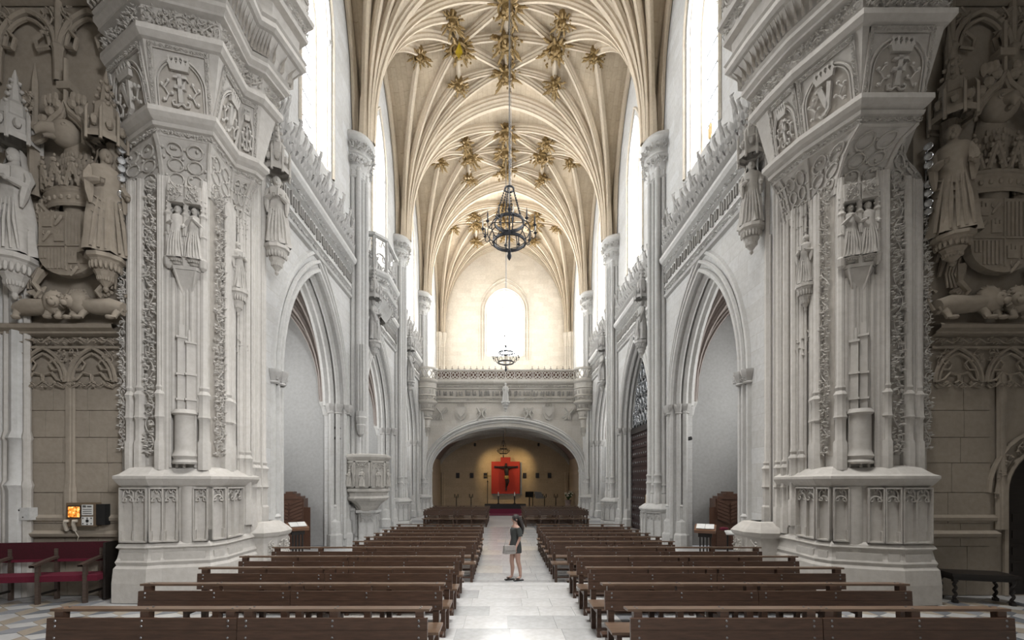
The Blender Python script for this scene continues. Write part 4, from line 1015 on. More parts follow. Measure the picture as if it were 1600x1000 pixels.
for i in range(11):
    a = PI-i*PI/10; p = (11.0+1.13*math.cos(a), TY-.02, 2.25+1.13*math.sin(a)); vine(m, frame((p[0]-.12, TY-.0, p[2]-.12), (1, 0, 0), (0, -1, 0)), .24, .24, i, .07, .9, 1.2)
m.tube([(11.0+1.3*math.cos(PI-i*PI/16), TY-.02, 2.25+1.3*math.sin(PI-i*PI/16)) for i in range(17)], .045, 6, False)
struct(m.build('trim_3', 'transept_carved'), 'carved leaf arch around the black door')
def crown_mb(w, h, d=.22):
    m = MB(); n = 17
    def cyl(u, z, dz=0): a = -PI*0.92+PI*.84*u; a = PI+PI*u; return (w/2*math.cos(a), d*math.sin(a)-0.0, z)
    P = [[cyl(i/n, z)[0:1][0] and (w/2*s*math.cos(PI+PI*i/n), d*s*math.sin(PI+PI*i/n), z) for z, s in ((0, .86), (.05*h, .92), (.08*h, .88), (.24*h, .94), (.28*h, 1.0), (.32*h, .95), (.36*h, 1.0))] for i in range(n+1)]
    m.grid(P)
    for i in range(6):
        u0, u1 = i/6+.02, (i+1)/6-.02; um = (u0+u1)/2
        def c(u, z, s=1.0): return (w/2*s*math.cos(PI+PI*u), d*s*math.sin(PI+PI*u), z)
        for k in range(2):
            a, b = (u0, um) if k == 0 else (u1, um); m.tube([c(a, .36*h), c((a+b)/2, .58*h, 1.03), c(b, .80*h, 1.06)], .03*w/1.0, 5)
        m.blob(c(um, .86*h, 1.08), .04*w, 6, 4); m.blob(c(u0-.02, .50*h, 1.02), .03*w, 5, 4)
        for a, b, r in ((-.035, .76, .028), (.035, .76, .028), (-.05, .60, .026), (.05, .60, .026), (0, .62, .03), (-.02, .48, .026), (.03, .46, .026), (0, .96, .022)): m.blob(c(um+a, b*h, 1.06), (r*w, r*w*.8, r*w*1.2), 5, 4)
    for i in range(3):
        M = frame((0, 0, 0), (1, 0, 0)); 
    for i in range(12):
        u = (i+.5)/12; m.blob((w/2*.93*math.cos(PI+PI*u), d*.93*math.sin(PI+PI*u), .16*h), (.035*w, .03, .05*h), 5, 4)
    return m
def arms(sg, side, x, zs, S, label):
    """eagle of Saint John behind a crowned quartered shield, lions at the foot"""
    t = thing('coat_of_arms', label, 'relief', (x, TY-.02, zs))
    W, H = 1.12*S, 1.45*S; m = MB()
    out = [(-W/2, H), (W/2, H), (W/2, H*.42)]+[(W/2*math.cos(-a*PI/12), H*.42+W*.60*math.sin(-a*PI/12)*.62) for a in range(1, 12)]+[(-W/2, H*.42)]
    M = frame((0, -.10, 0), (1, 0, 0), (0, -1, 0)); m.poly(out, M, .16); sh_ = m.build('shield', 'transept_carved', t)
    ch = MB(); Mf = frame((0, -.26, 0), (1, 0, 0), (0, -1, 0))
    for q in range(7): ch.span((.04*W+q*.062*W, H*.55, 0), (.075*W+q*.062*W, H*.96, .025), Mf); ch.span((-.45*W+q*.062*W, H*.22 if q > 1 else H*.36, 0), (-.415*W+q*.062*W, H*.50, .025), Mf)
    for (cx, cz) in ((-.33, .86), (-.12, .66), (.12, .36), (.34, .36)):        # castles
        for a, b, c, d in ((-.08, .08, -.07, .03), (-.08, -.04, .03, .08), (-.02, .02, .03, .10), (.04, .08, .03, .08)): ch.span((cx*W+a*W, cz*H+c*H, 0), (cx*W+b*W, cz*H+d*H, .03), Mf)
    for (cx, cz) in ((-.12, .87), (-.33, .66), (.16, .18)):                  # little lions
        R = np.array(Mf); pt = lambda u, v: tuple(R[:3, :3] @ np.array([cx*W+u*W, cz*H+v*H, .02])+R[:3, 3])
        ch.tube([pt(-.07, -.06), pt(-.02, -.01), pt(.03, .04), pt(.05, .07)], [.02, .04, .04, .03], 5); ch.tube([pt(-.02, 0), pt(-.07, .04), pt(-.06, .08)], .012, 4); ch.tube([pt(.03, .03), pt(.09, .04)], .014, 4)
    ch.span((-W/2, H*.525, 0), (W/2, H*.545, .03), Mf); ch.span((-.01*W, H*.2, 0), (.01*W, H, .03), Mf); ch.build('charges', 'transept_carved', sh_)
    c = crown_mb(1.3*S, 1.0*S, .30).build('crown', 'transept_carved', t); c.location = (0, -.02, H+.12*S)
    # eagle
    m = MB(); hz = H+1.35*S
    m.lathe([(.20*S, H*.55), (.30*S, H+.5*S), (.27*S, hz-.1*S), (.20*S, hz+.18*S), (.15*S, hz+.34*S), (.02, hz+.42*S)], (0, .0), 14, PI, 2*PI, sy=.75)
    hd = -1 if sg < 0 else 0; bx_ = (-.22 if sg < 0 else -.06)*S
    m.blob((bx_*.4, -.18*S, hz+.24*S), (.27*S, .22*S, .27*S), 14, 9)
    m.tube([(bx_*.8, -.32*S, hz+.22*S), (bx_*1.3, -.42*S, hz+.20*S), (bx_*1.7, -.48*S, hz+.10*S), (bx_*1.75, -.47*S, hz+.03*S)], [.13*S, .10*S, .06*S, .012*S], 9)
    m.tube([(bx_*.8, -.30*S, hz+.12*S), (bx_*1.45, -.40*S, hz+.06*S)], [.08*S, .03*S], 8)
    for s in (-1, 1):
        ex = (bx_*.5+s*.13*S, -.36*S, hz+.30*S); m.blob(ex, .03*S, 8, 5)
        m.tube([(ex[0]+.055*S*math.cos(a*PI/6), ex[1]+.015, ex[2]+.045*S*math.sin(a*PI/6)) for a in range(13)], .012*S, 4, False)
    for r in range(6):
        for q in range(7): m.blob(((q-3+.5*(r % 2))*.075*S, -.215*S+abs(q-3)*.022*S, H+.62*S+r*.11*S), (.045*S, .025*S, .075*S), 5, 4)
    eg = m.build('eagle', 'transept_carved', t, 50)
    for s in (-1, 1):
        m = MB()
        for q in range(7):
            a = math.radians(62-q*13); L = (1.15-.05*q)*S; x0_, z0_ = s*.32*S, H*.92
            p1 = (x0_+s*math.cos(a)*L*.5, -.05, z0_+math.sin(a)*L*.5-q*.06*S); p2 = (x0_+s*math.cos(a)*L*.72, -.03, z0_+math.sin(a)*L*.6-q*.15*S-.1*S)
            m.tube([(x0_, -.06, z0_-q*.05*S), p1, p2], [.09*S, .10*S, .03*S], 6)
        for r in range(4):
            for q in range(5): m.blob((s*(.36+.10*q)*S, -.10, H*.98+.16*r*S-.09*q*S+.1*S), (.06*S, .04, .085*S), 5, 4)
        m.build('wing', 'transept_carved', eg)
    m = MB()
    for q in range(7): m.tube([(0.05*(q-3)*S, -.05, .0), ((q-3)*.12*S, -.08, -.42*S)], [.03*S, .05*S], 5)
    for s in (-1, 1):
        m.tube([(s*.62*S, -.12, .35*S), (s*.70*S, -.2, .05*S), (s*.56*S, -.22, -.12*S), (s*.66*S, -.24, -.25*S)], [.09*S, .06*S, .05*S, .02*S], 6)
        for q in range(5): m.tube([(s*.55*S, -.12, .02*S), (s*(.60+.06*q)*S, -.2, (-.25+.03*q)*S)], [.02*S, .035*S], 5)
        for q in range(4): m.tube([(s*(.62+.06*q)*S, -.12, .48*S), (s*(.74+.05*q)*S, -.15, .2*S), (s*(.66+.07*q)*S, -.16, -.04*S)], .02*S, 5)
    m.build('tail_and_claws', 'transept_carved', eg)
    # lions
    for s in (-1, 1):
        m = MB(); zf = 5.66-zs; ox = s*.58*S
        m.tube([(ox+s*.48*S, -.16, zf+.26*S), (ox+s*.25*S, -.18, zf+.30*S), (ox-s*.05*S, -.20, zf+.30*S), (ox-s*.25*S, -.22, zf+.33*S)], [.13*S, .17*S, .15*S, .14*S], 9)
        m.blob((ox-s*.33*S, -.24, zf+.36*S), (.21*S, .17, .24*S), 10, 7)
        m.blob((ox-s*.42*S, -.36, zf+.34*S), (.11*S, .10, .12*S), 8, 6); m.blob((ox-s*.46*S, -.44, zf+.29*S), (.065*S, .06, .06*S), 7, 5)
        for e in (-1, 1): m.blob((ox-s*.40*S+e*.10*S, -.34, zf+.46*S), .035*S, 5, 4); m.blob((ox-s*.43*S+e*.045*S, -.45, zf+.37*S), .018*S, 5, 3)
        for q in range(14):
            a = 2*PI*q/14; m.tube([(ox-s*.36*S+.12*S*math.cos(a), -.32, zf+.35*S+.12*S*math.sin(a)), (ox-s*.33*S+.24*S*math.cos(a), -.27, zf+.35*S+.26*S*math.sin(a))], [.035*S, .012*S], 5)
        for lx, ly in ((-.22, -.30), (-.42, -.28), (.42, -.28)): m.tube([(ox+s*lx*S, ly+.08, zf+.25*S), (ox+s*(lx-.02)*S, ly, zf+.12*S), (ox+s*(lx-.03)*S, ly-.03, zf+.045)], [.08*S, .055*S, .05*S], 6); m.blob((ox+s*(lx-.08)*S, ly-.06, zf+.045), (.09*S, .07, .045), 6, 4)
        m.tube([(ox+s*.50*S, -.12, zf+.22*S), (ox+s*.60*S, -.12, zf+.40*S), (ox+s*.56*S, -.12, zf+.60*S), (ox+s*.48*S, -.14, zf+.52*S)], [.03*S, .022*S, .022*S, .04*S], 5)
        m.build('lion', 'transept_carved', t, 60)
    # ogee canopy above the eagle
    m = MB(); zo = hz+.05*S; 
    og = [(-.95, 0), (-.80, .03), (-.66, .10), (-.55, .32), (-.34, .56), (-.12, .74), (0, .98), (.12, .74), (.34, .56), (.55, .32), (.66, .10), (.80, .03), (.95, 0)]
    m.tube([(a*.75*S, -.28, zo+b*.75*S) for a, b in og], .06, 6, False); m.tube([(a*.66*S, -.26, zo+b*.68*S-.03) for a, b in og], .04, 6, False)
    m.tube([(0, -.28, zo+.72*S), (0, -.28, zo+1.6*S)], .04, 6); m.box((0, -.24, zo+1.05*S), (.26*S, .2, .14))
    for s in (-1, 1):
        for q in range(4): m.blob((s*(.15+.14*q)*S, -.30, zo+(.70-.15*q)*S), (.09*S, .07, .10*S), 6, 4)
        for q in range(3): m.blob((s*(.18+.10*q)*S, -.30, zo+(.82-.03*q)*S), (.06*S, .06, .12*S), 6, 4)
        m.lathe([(.09*S, zo-1.0*S), (.11*S, zo-.1*S), (.13*S, zo), (.06*S, zo+.1*S), (.06*S, zo+1.3*S), (.01, zo+1.7*S)], (s*.80*S, -.10), 8)
        M = frame((s*.80*S-.12*S, -.2, zo+.1), (1, 0, 0), (0, -1, 0)); vine(m, M, .24*S, .9*S, 5, .09*S, 1.0, 1.0)
    m.build('ogee_canopy', 'transept_carved', t)
    return t
arms(-1, 'left', -8.86, 6.37, 1.0, 'brown stone eagle with crowned shield and lions on the left transept wall')
arms(1, 'right', 9.70, 6.40, 1.16, 'brown stone eagle with crowned shield and lions on the right transept wall')
statue(-9.86, 8.60, 6.92, 2.10, 0.15, 'large robed saint reading a book at the left edge', 201, 'pier_carved', 'book', True, ped=0.85, canopy=True, pr=0.36)
statue(-8.08, 8.62, 6.92, 2.10, 0.9, 'large brown saint between the left coat of arms and the crossing pier', 202, 'transept_carved', 'low', True, ped=0.7, canopy=True, pr=0.32)
statue(8.62, 8.56, 7.30, 2.15, -0.7, 'large draped saint between the right crossing pier and the coat of arms', 203, 'transept_carved', 'low', False, ped=0.6, canopy=True, pr=0.34)
# ================================================================== CHOIR LOFT
CY = 32.4
ch = thing('choir_loft', 'stone choir loft on a wide arch with carved balustrade across the nave end', 'balcony', (0, CY, 0))
mb = MB(); arch_wall(mb, lambda t, z, d: (t, d, z), -6.4, 6.4, 0, 9.86, [(0.0, 5.72, 0.0, 3.3, 3.35)], 0.6, 16); mb.build('front_wall', 'choir_stone', ch)
m = MB()
for s, R, y, r in ((6.12, 4.05, -.04, .08), (5.98, 3.88, -.10, .10), (5.82, 3.68, -.03, .09), (5.70, 3.50, .10, .10), (5.60, 3.36, .28, .11)):
    m.tube([(-s, y, .3), (-s, y, 2)]+[(x, y, 3.3+z) for x, z in arch_pts(s, R, 18)]+[(s, y, 2), (s, y, .3)], r, 6, False)
m.build('arch_moulding', 'nave_plain', ch, 50)
m = MB()
for s in (-1, 1):
    for x, y in ((5.62, .28), (5.78, .04), (6.02, -.05)):
        m.lathe([(.2, 0), (.2, .8), (.15, .9), (.14, 1.5), (.10, 1.6), (.10, 3.05), (.14, 3.1), (.10, 3.14), (.17, 3.32), (.19, 3.42), (.02, 3.43)], (s*x, y), 8, rot=PI/8)
m.build('jamb_shafts', 'nave_plain', ch, 40)
pth = [(-6.3, 0), (6.3, 0)]
m = MB(); loft(m, pth, [(0, 8.38), (.10, 8.44), (.12, 8.52), (.05, 8.58), (.05, 8.72), (.12, 8.76), (.06, 8.82), (.06, 9.36), (.16, 9.42), (.10, 9.48), (.12, 9.72), (.26, 9.80), (.32, 9.92), (.32, 10.02), (.2, 10.06), (0, 10.08), (-.6, 10.08)]); m.build('cornice', 'choir_stone', ch)
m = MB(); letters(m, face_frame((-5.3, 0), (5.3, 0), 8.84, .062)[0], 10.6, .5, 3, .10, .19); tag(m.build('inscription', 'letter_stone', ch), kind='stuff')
m = MB(); vine(m, face_frame((-5.3, 0), (5.3, 0), 8.58, .05)[0], 10.6, .14, 5, .10, .9, 1.5); vine(m, face_frame((-5.3, 0), (5.3, 0), 9.5, .11)[0], 10.6, .2, 6, .12, .7); tag(m.build('leaf_frieze', 'choir_carved', ch), kind='stuff')
# balustrade: pierced panels between rails
m = MB(); m.span((-5.4, -.24, 10.06), (5.4, -.06, 10.14)); m.span((-5.4, -.26, 10.74), (5.4, -.04, 10.84)); bal = m.build('balustrade', 'choir_stone', ch)
pm = MB(); w = .64
for s in (-1, 1):
    pm.tube([(s*.31, 0, .02), (s*.05, 0, .20), (-s*.02, 0, .30), (s*.05, 0, .40), (s*.31, 0, .58)], .035, 5); pm.tube([(s*.30, 0, .02), (s*.34, 0, .3), (s*.30, 0, .58)], .03, 5)
    pm.tube([(s*.02, 0, .02), (s*.14, 0, .14), (s*.26, 0, .30), (s*.14, 0, .46), (s*.02, 0, .58)], .03, 5)
pmo = pm.build('pierced_panel', 'choir_stone', bal); pd_ = pmo.data
for i in range(16):
    o = pmo if i == 0 else bpy.data.objects.new('pierced_panel', pd_)
    if i: COL.objects.link(o); o.parent = bal
    o.location = (-5.1+i*.68, -.15, 10.14)
m = MB()
for i in range(22):
    x = -4.9+i*.46
    if abs(x-.95) < .6: continue
    m.tube([(x-.2, .1, 10.86), (x, .1, 10.92+.06), (x+.2, .1, 10.86)], .025, 4); m.tube([(x, .1, 10.9), (x, .1, 11.15)], .02, 4)
m.tube([(-5.2, .1, 10.87), (5.2, .1, 10.87)], .03, 4); m.build('iron_cresting', 'brown_metal', ch)
m = MB(); m.span((-5.3, .25, 10.0), (5.3, .33, 10.80)); m.build('loft_dark_backing', 'booth_wood', ch)  # added dark panel so the balustrade openings read dark
# escutcheons
for i, x in enumerate((-4.75, -3.3, -1.8, 1.72, 3.2, 4.75)):
    m = MB(); M = frame((x, -.01, 7.15), (1, 0, 0), (0, -1, 0))
    if i in (1, 4):
        m.poly([(-.40, .95), (.40, .95), (.42, .45), (.25, .05), (0, -.08), (-.25, .05), (-.42, .45)], M, .18); m.poly([(-.24, .8), (.24, .8), (.26, .45), (0, .12), (-.26, .45)], M, .28)
        for q in range(5): m.poly([(-.26+q*.13-.05, .92), (-.26+q*.13+.05, .92), (-.26+q*.13, 1.22)], M, .2)
    elif i in (0, 5):
        for q in range(6):
            a = (q-2.5)*.09; m.tube([(x-.34+a, -.10, 7.1+abs(a)), (x+.34+a*.6, -.10, 8.1-abs(a))], .045, 5)
        for q in (-1, 1): m.tube([(x-q*.36, -.15, 8.0), (x, -.16, 7.55), (x+q*.08, -.15, 7.15)], .06, 5)
    else:
        for s in (-1, 1): m.tube([(x+s*.32, -.1, 8.02), (x+s*.08, -.13, 7.65), (x+s*.08, -.13, 7.5), (x+s*.32, -.1, 7.12), (x, -.1, 7.04)], .07, 5); m.tube([(x+s*.1, -.08, 8.02), (x+s*.34, -.08, 7.6), (x+s*.2, -.08, 7.25)], .05, 5)
    m.build('escutcheon', 'choir_carved', ch)
# round turrets on corbels at both ends
for s, sd in ((-1, 'left'), (1, 'right')):
    m = MB(); m.lathe([(.10, 5.9), (.16, 6.0), (.20, 6.5), (.28, 6.55), (.24, 6.62), (.30, 7.1), (.44, 7.2), (.38, 7.3), (.46, 7.7), (.62, 7.8), (.54, 7.9), (.60, 8.2), (.78, 8.35), (.80, 8.45), (.70, 8.52), (.72, 8.8), (.78, 8.84), (.72, 8.9), (.74, 9.35), (.82, 9.4), (.76, 9.48), (.78, 9.75), (.90, 9.88), (.92, 10.0), (.82, 10.06), (.80, 10.1)], (s*5.85, -.05), 16, PI, 2*PI)
    tu = m.build('turret', 'choir_stone', ch, 30)
    m = MB(); m.lathe([(.84, 10.72), (.88, 10.75), (.88, 10.88), (.80, 10.9)], (s*5.85, -.05), 16, PI, 2*PI)
    for i in range(8):
        a = PI+PI*i/8; b = PI+PI*(i+1)/8; A = lambda t, z: (s*5.85+.82*math.cos(t), -.05+.82*math.sin(t), z)
        for p, q in ((a, b), (b, a)): m.tube([A(p, 10.08), A(p*.6+q*.4, 10.32), A((p+q)/2, 10.42), A(p*.4+q*.6, 10.5), A(q, 10.74)], .035, 4)
    m.build('turret_balustrade', 'choir_stone', tu)
    m = MB()
    for i in range(8):
        a0, a1 = PI+PI*i/8, PI+PI*(i+1)/8
        for r, z, h in ((.56, 7.92, .28), (.36, 7.3, .3), (.74, 8.52, .28), (.21, 6.15, .3)):
            M, L = face_frame((s*5.85+r*math.cos(a0), -.05+r*math.sin(a0)), (s*5.85+r*math.cos(a1), -.05+r*math.sin(a1)), z, .02); vine(m, M, L, h, i, .09, .8, 1.0)
        M, L = face_frame((s*5.85+.74*math.cos(a0), -.05+.74*math.sin(a0)), (s*5.85+.74*math.cos(a1), -.05+.74*math.sin(a1)), 8.9, 0); letters(m, M, L, .44, i, .03)
    tag(m.build('turret_carving', 'choir_carved', tu), kind='stuff')
fig = statue(0.0, CY-.32, 8.45, 1.35, 0, 'white robed saint on a corbel at the centre of the choir balcony', 301, 'nave_plain', 'low', False, ped=0.75, canopy=False, pr=0.33)
# loft floor, low vault below, rear wall under the loft
m = MB(); m.span((-6.4, CY+.6, 9.5), (6.4, 40.6, 9.86)); struct(m.build('floor', 'choir_stone'), 'floor of the choir loft')
def uh(x, y): return 3.3+3.6*math.sqrt(max(0, 1-(x/6.35)**2))*(0.86+0.14*min(1, abs((y-36.5)/4.0))**2 if False else 1.0)-0.25*math.cos((y-36.5)/8.2*2*PI)*0
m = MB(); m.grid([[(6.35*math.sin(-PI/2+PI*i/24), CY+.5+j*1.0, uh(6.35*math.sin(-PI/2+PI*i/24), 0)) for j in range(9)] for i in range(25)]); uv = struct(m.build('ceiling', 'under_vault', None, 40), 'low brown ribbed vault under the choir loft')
for x0, y0, x1, y1 in [(-6.2, 33, 0, 36.6), (6.2, 33, 0, 36.6), (-6.2, 40.4, 0, 36.6), (6.2, 40.4, 0, 36.6), (-6.2, 33, -2.6, 36.6), (6.2, 33, 2.6, 36.6), (-6.2, 40.4, -2.6, 36.6), (6.2, 40.4, 2.6, 36.6), (-6.2, 33, 0, 34.2), (6.2, 33, 0, 34.2), (-6.2, 40.4, 0, 39), (6.2, 40.4, 0, 39), (-2.6, 36.6, 2.6, 36.6), (0, 33, 0, 40.4)]:
    m = MB(); rib_line(m, (x0, y0), (x1, y1), uh, RIB, 12, 1.3, .7); m.build('rib', 'choir_stone', uv, 35)
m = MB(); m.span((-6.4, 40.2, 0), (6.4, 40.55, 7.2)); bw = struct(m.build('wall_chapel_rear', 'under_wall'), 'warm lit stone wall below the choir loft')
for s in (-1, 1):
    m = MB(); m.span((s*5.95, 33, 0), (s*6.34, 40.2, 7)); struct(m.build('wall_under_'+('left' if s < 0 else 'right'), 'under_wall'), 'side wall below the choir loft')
    m = MB(); 
    for x in (5.75, 5.6): m.tube([(s*x, 40.1, 0), (s*x, 40.1, 3.4)], .1, 6)
    m.build('wall_shaft', 'under_wall', bw)
# ================================================================== UNDER THE LOFT: RED PANEL, CRUCIFIX, STATIONS
rp = thing('red_panel', 'red cross-shaped backing panel on the wall below the choir loft', 'panel', (0.06, 40.15, 1.45))
m = MB(); M = frame((0, 0, 0), (1, 0, 0), (0, -1, 0)); m.poly([(-1.3, 0), (1.3, 0), (1.3, 2.95), (.45, 2.95), (.45, 3.35), (-.45, 3.35), (-.45, 2.95), (-1.3, 2.95)], M, .25); m.build('board', 'red_panel', rp)
m = MB(); m.span((-1.25, -.10, -.10), (1.55, .05, -.02)); m.span((1.38, -.1, -.05), (1.5, .05, 2.9)); m.build('metal_support', 'steel', rp)
cx = thing('crucifix', 'dark crucifix with hanging figure in front of the red panel', 'crucifix', (0.12, 39.862, 1.75))
m = MB(); m.box((0, 0, 1.25), (.15, .09, 2.5)); m.box((0, 0, 2.15), (2.2, .09, .15)); m.build('cross', 'bronze', cx)
m = MB(); m.tube([(0, -.16, 1.95), (.03, -.2, 1.7), (.05, -.2, 1.45), (.02, -.2, 1.25)], [.20, .21, .17, .19], 9); m.blob((-.05, -.22, 2.25), (.10, .11, .14), 9, 7); m.tube([(-.02, -.18, 2.0), (-.04, -.2, 2.15)], .06, 7)
for s in (-1, 1):
    m.tube([(s*.15, -.16, 2.0), (s*.5, -.12, 2.08), (s*.95, -.08, 2.2)], [.075, .06, .035], 7); m.blob((s*1.0, -.08, 2.21), (.06, .03, .05), 6, 4)
    m.tube([(s*.08, -.2, 1.22), (s*.10+.1, -.30, .85), (s*.05+.06, -.2, .5), (s*.02, -.14, .3)], [.11, .09, .07, .045], 7)
m.build('figure', 'bronze', cx, 60)
m = MB(); m.lathe([(.20, 1.05), (.215, 1.15), (.21, 1.32), (.19, 1.35)], (.03, -.2), 10, sy=.95); m.build('loincloth', 'gold', cx, 50)
for i, x in enumerate((-4.35, -3.05, -1.80, 1.83, 3.0, 4.12)):
    o = thing('station_plaque', '%s small dark framed plaque from the left on the wall under the choir loft' % ('first second third fourth fifth sixth'.split()[i]), 'plaque', (x, 40.18, 2.9), 0, 'stations of the cross'); m = MB()
    m.span((-.16, -.05, 0), (.16, 0, .46)); m.build('frame', 'black_wood', o); m = MB(); m.span((-.11, -.065, .05), (.11, -.05, .41)); m.build('relief', 'bronze', o)
pc = thing('processional_cross', 'tall brass processional cross beside the red panel', 'cross', (-1.55, 38.8, 0))
m = MB(); m.lathe([(.22, 0), (.22, .08), (.06, .15), (.03, .3), (.03, 2.5), (.06, 2.55), (.02, 2.7)], (0, 0), 8); m.build('staff', 'bronze', pc); m = MB(); m.box((0, 0, 3.0), (.07, .05, .8)); m.box((0, 0, 3.05), (.62, .05, .07)); m.build('cross', 'gold', pc)
al = thing('low_altar', 'low dark altar table with red frontal below the crucifix', 'altar', (0, 35.0, 0))
m = MB(); m.span((-1.75, -.5, 0), (1.75, .7, .38)); m.build('plinth', 'carpet', al); m = MB(); m.span((-1.65, -.3, .38), (1.65, .5, .75)); m.build('table', 'black', al); m = MB(); m.span((-1.8, -2.4, .0), (1.8, -.5, .04)); m.build('carpet', 'carpet', al)
for i, x in enumerate((-.55, .75)):
    c_ = thing('altar_candle', '%s dark candlestick on the low altar' % ('left', 'right')[i], 'candlestick', (x, 34.9, .75), 0, 'altar candlesticks'); m = MB(); m.lathe([(.12, 0), (.12, .04), (.05, .08), (.05, .55), (.10, .6), (.10, .64)], (0, 0), 10); m.build('holder', 'black', c_); m = MB(); m.lathe([(.035, .64), (.035, .95), (.005, .97)], (0, 0), 8); m.build('candle', 'candle', c_)
for i, x in enumerate((-4.3, -3.0, 2.45, 3.5, 4.5)):
    c_ = thing('altar_stand', '%s small dark iron candle stand on the ledge by the rear wall' % ('first second third fourth fifth'.split()[i]), 'stand', (x, 38.5, 0), 0, 'candle stands by the rear wall'); m = MB(); m.lathe([(.2, 0), (.05, .08), (.035, 1.1), (.14, 1.15)], (0, 0), 8); m.build('stem', 'black', c_)
    for q in (-.14, 0, .14): m = MB(); m.lathe([(.035, 1.15), (.035, 1.3+abs(q)), (.005, 1.33+abs(q))], (q, 0), 6); m.build('candle', 'black', c_)
le = thing('reading_desk', 'slanted reading desk with gold panel right of the red panel', 'lectern', (2.1, 37.5, 0))
m = MB(); m.lathe([(.25, 0), (.06, .1), (.05, 1.2)], (0, 0), 8); m.build('post', 'black', le); m = MB(); Mx = Matrix.Translation((.0, 0, 1.45)) @ Matrix.Rotation(-.9, 4, 'X'); m.box((0, 0, 0), (.7, .6, .05), M=Mx); m.build('desk', 'black', le); m = MB(); m.box((0, 0, .03), (.5, .42, .02), M=Mx); m.build('panel', 'gold', le)
m = MB(); m.add([(.4, 0, 1.7), (1.0, .1, 1.65), (1.35, .3, 1.1), (.55, .1, 1.1), (.4, .1, 1.7), (1.0, .2, 1.65), (1.35, .4, 1.1), (.55, .2, 1.1)], [(0, 1, 2, 3), (4, 5, 6, 7), (0, 1, 5, 4), (1, 2, 6, 5), (2, 3, 7, 6), (3, 0, 4, 7)]); m.build('cloth', 'steel', le)
fw = thing('flower_vase', 'vase of white flowers by the right side under the loft', 'flowers', (5.35, 37.0, 0)); m = MB(); m.lathe([(.25, 0), (.3, .1), (.22, .7), (.3, 1.0), (.28, 1.0), (.05, .9)], (0, 0), 10); m.build('vase', 'pink_stone', fw)
m = MB(); g = MB(); rg = random.Random(5)
for i in range(34):
    a, b, r = rg.uniform(0, 6.3), rg.uniform(0, 1.2), rg.uniform(.2, .48); p = (r*math.cos(a)*math.sin(b+.3), r*math.sin(a)*math.sin(b+.3), 1.25+r*math.cos(b)); m.blob(p, .07, 6, 4); g.tube([(0, 0, .95), p], .012, 4); g.blob((p[0]*.8, p[1]*.8, p[2]-.12), (.09, .09, .05), 5, 3)
m.build('blossoms', 'petal', fw); g.build('leaves', 'green', fw)
# warm spotlights that light the red panel wall
for x, sd in ((-2.6, 'left'), (2.9, 'right')):
    o = thing('wall_spotlight', 'warm spotlight beneath the vault aimed at the red panel, %s one' % sd, 'spotlight', (x, 37.6, 5.6)); m = MB(); m.lathe([(.06, 0), (.1, .05), (.1, .25), (.03, .3)], (0, 0), 10); m.build('housing', 'black', o)
    l = bpy.data.lights.new('warm_spot', 'SPOT'); l.energy = 260; l.color = (1.0, 0.72, 0.34); l.spot_size = 1.5; l.spot_blend = 1.0; l.shadow_soft_size = .12
    lo = bpy.data.objects.new('spot_light', l); COL.objects.link(lo); lo.parent = o; lo.location = (0, .1, -.02)
    d = Vector((0.1-x, 2.7, -2.6)); lo.rotation_euler = d.to_track_quat('-Z', 'Y').to_euler()
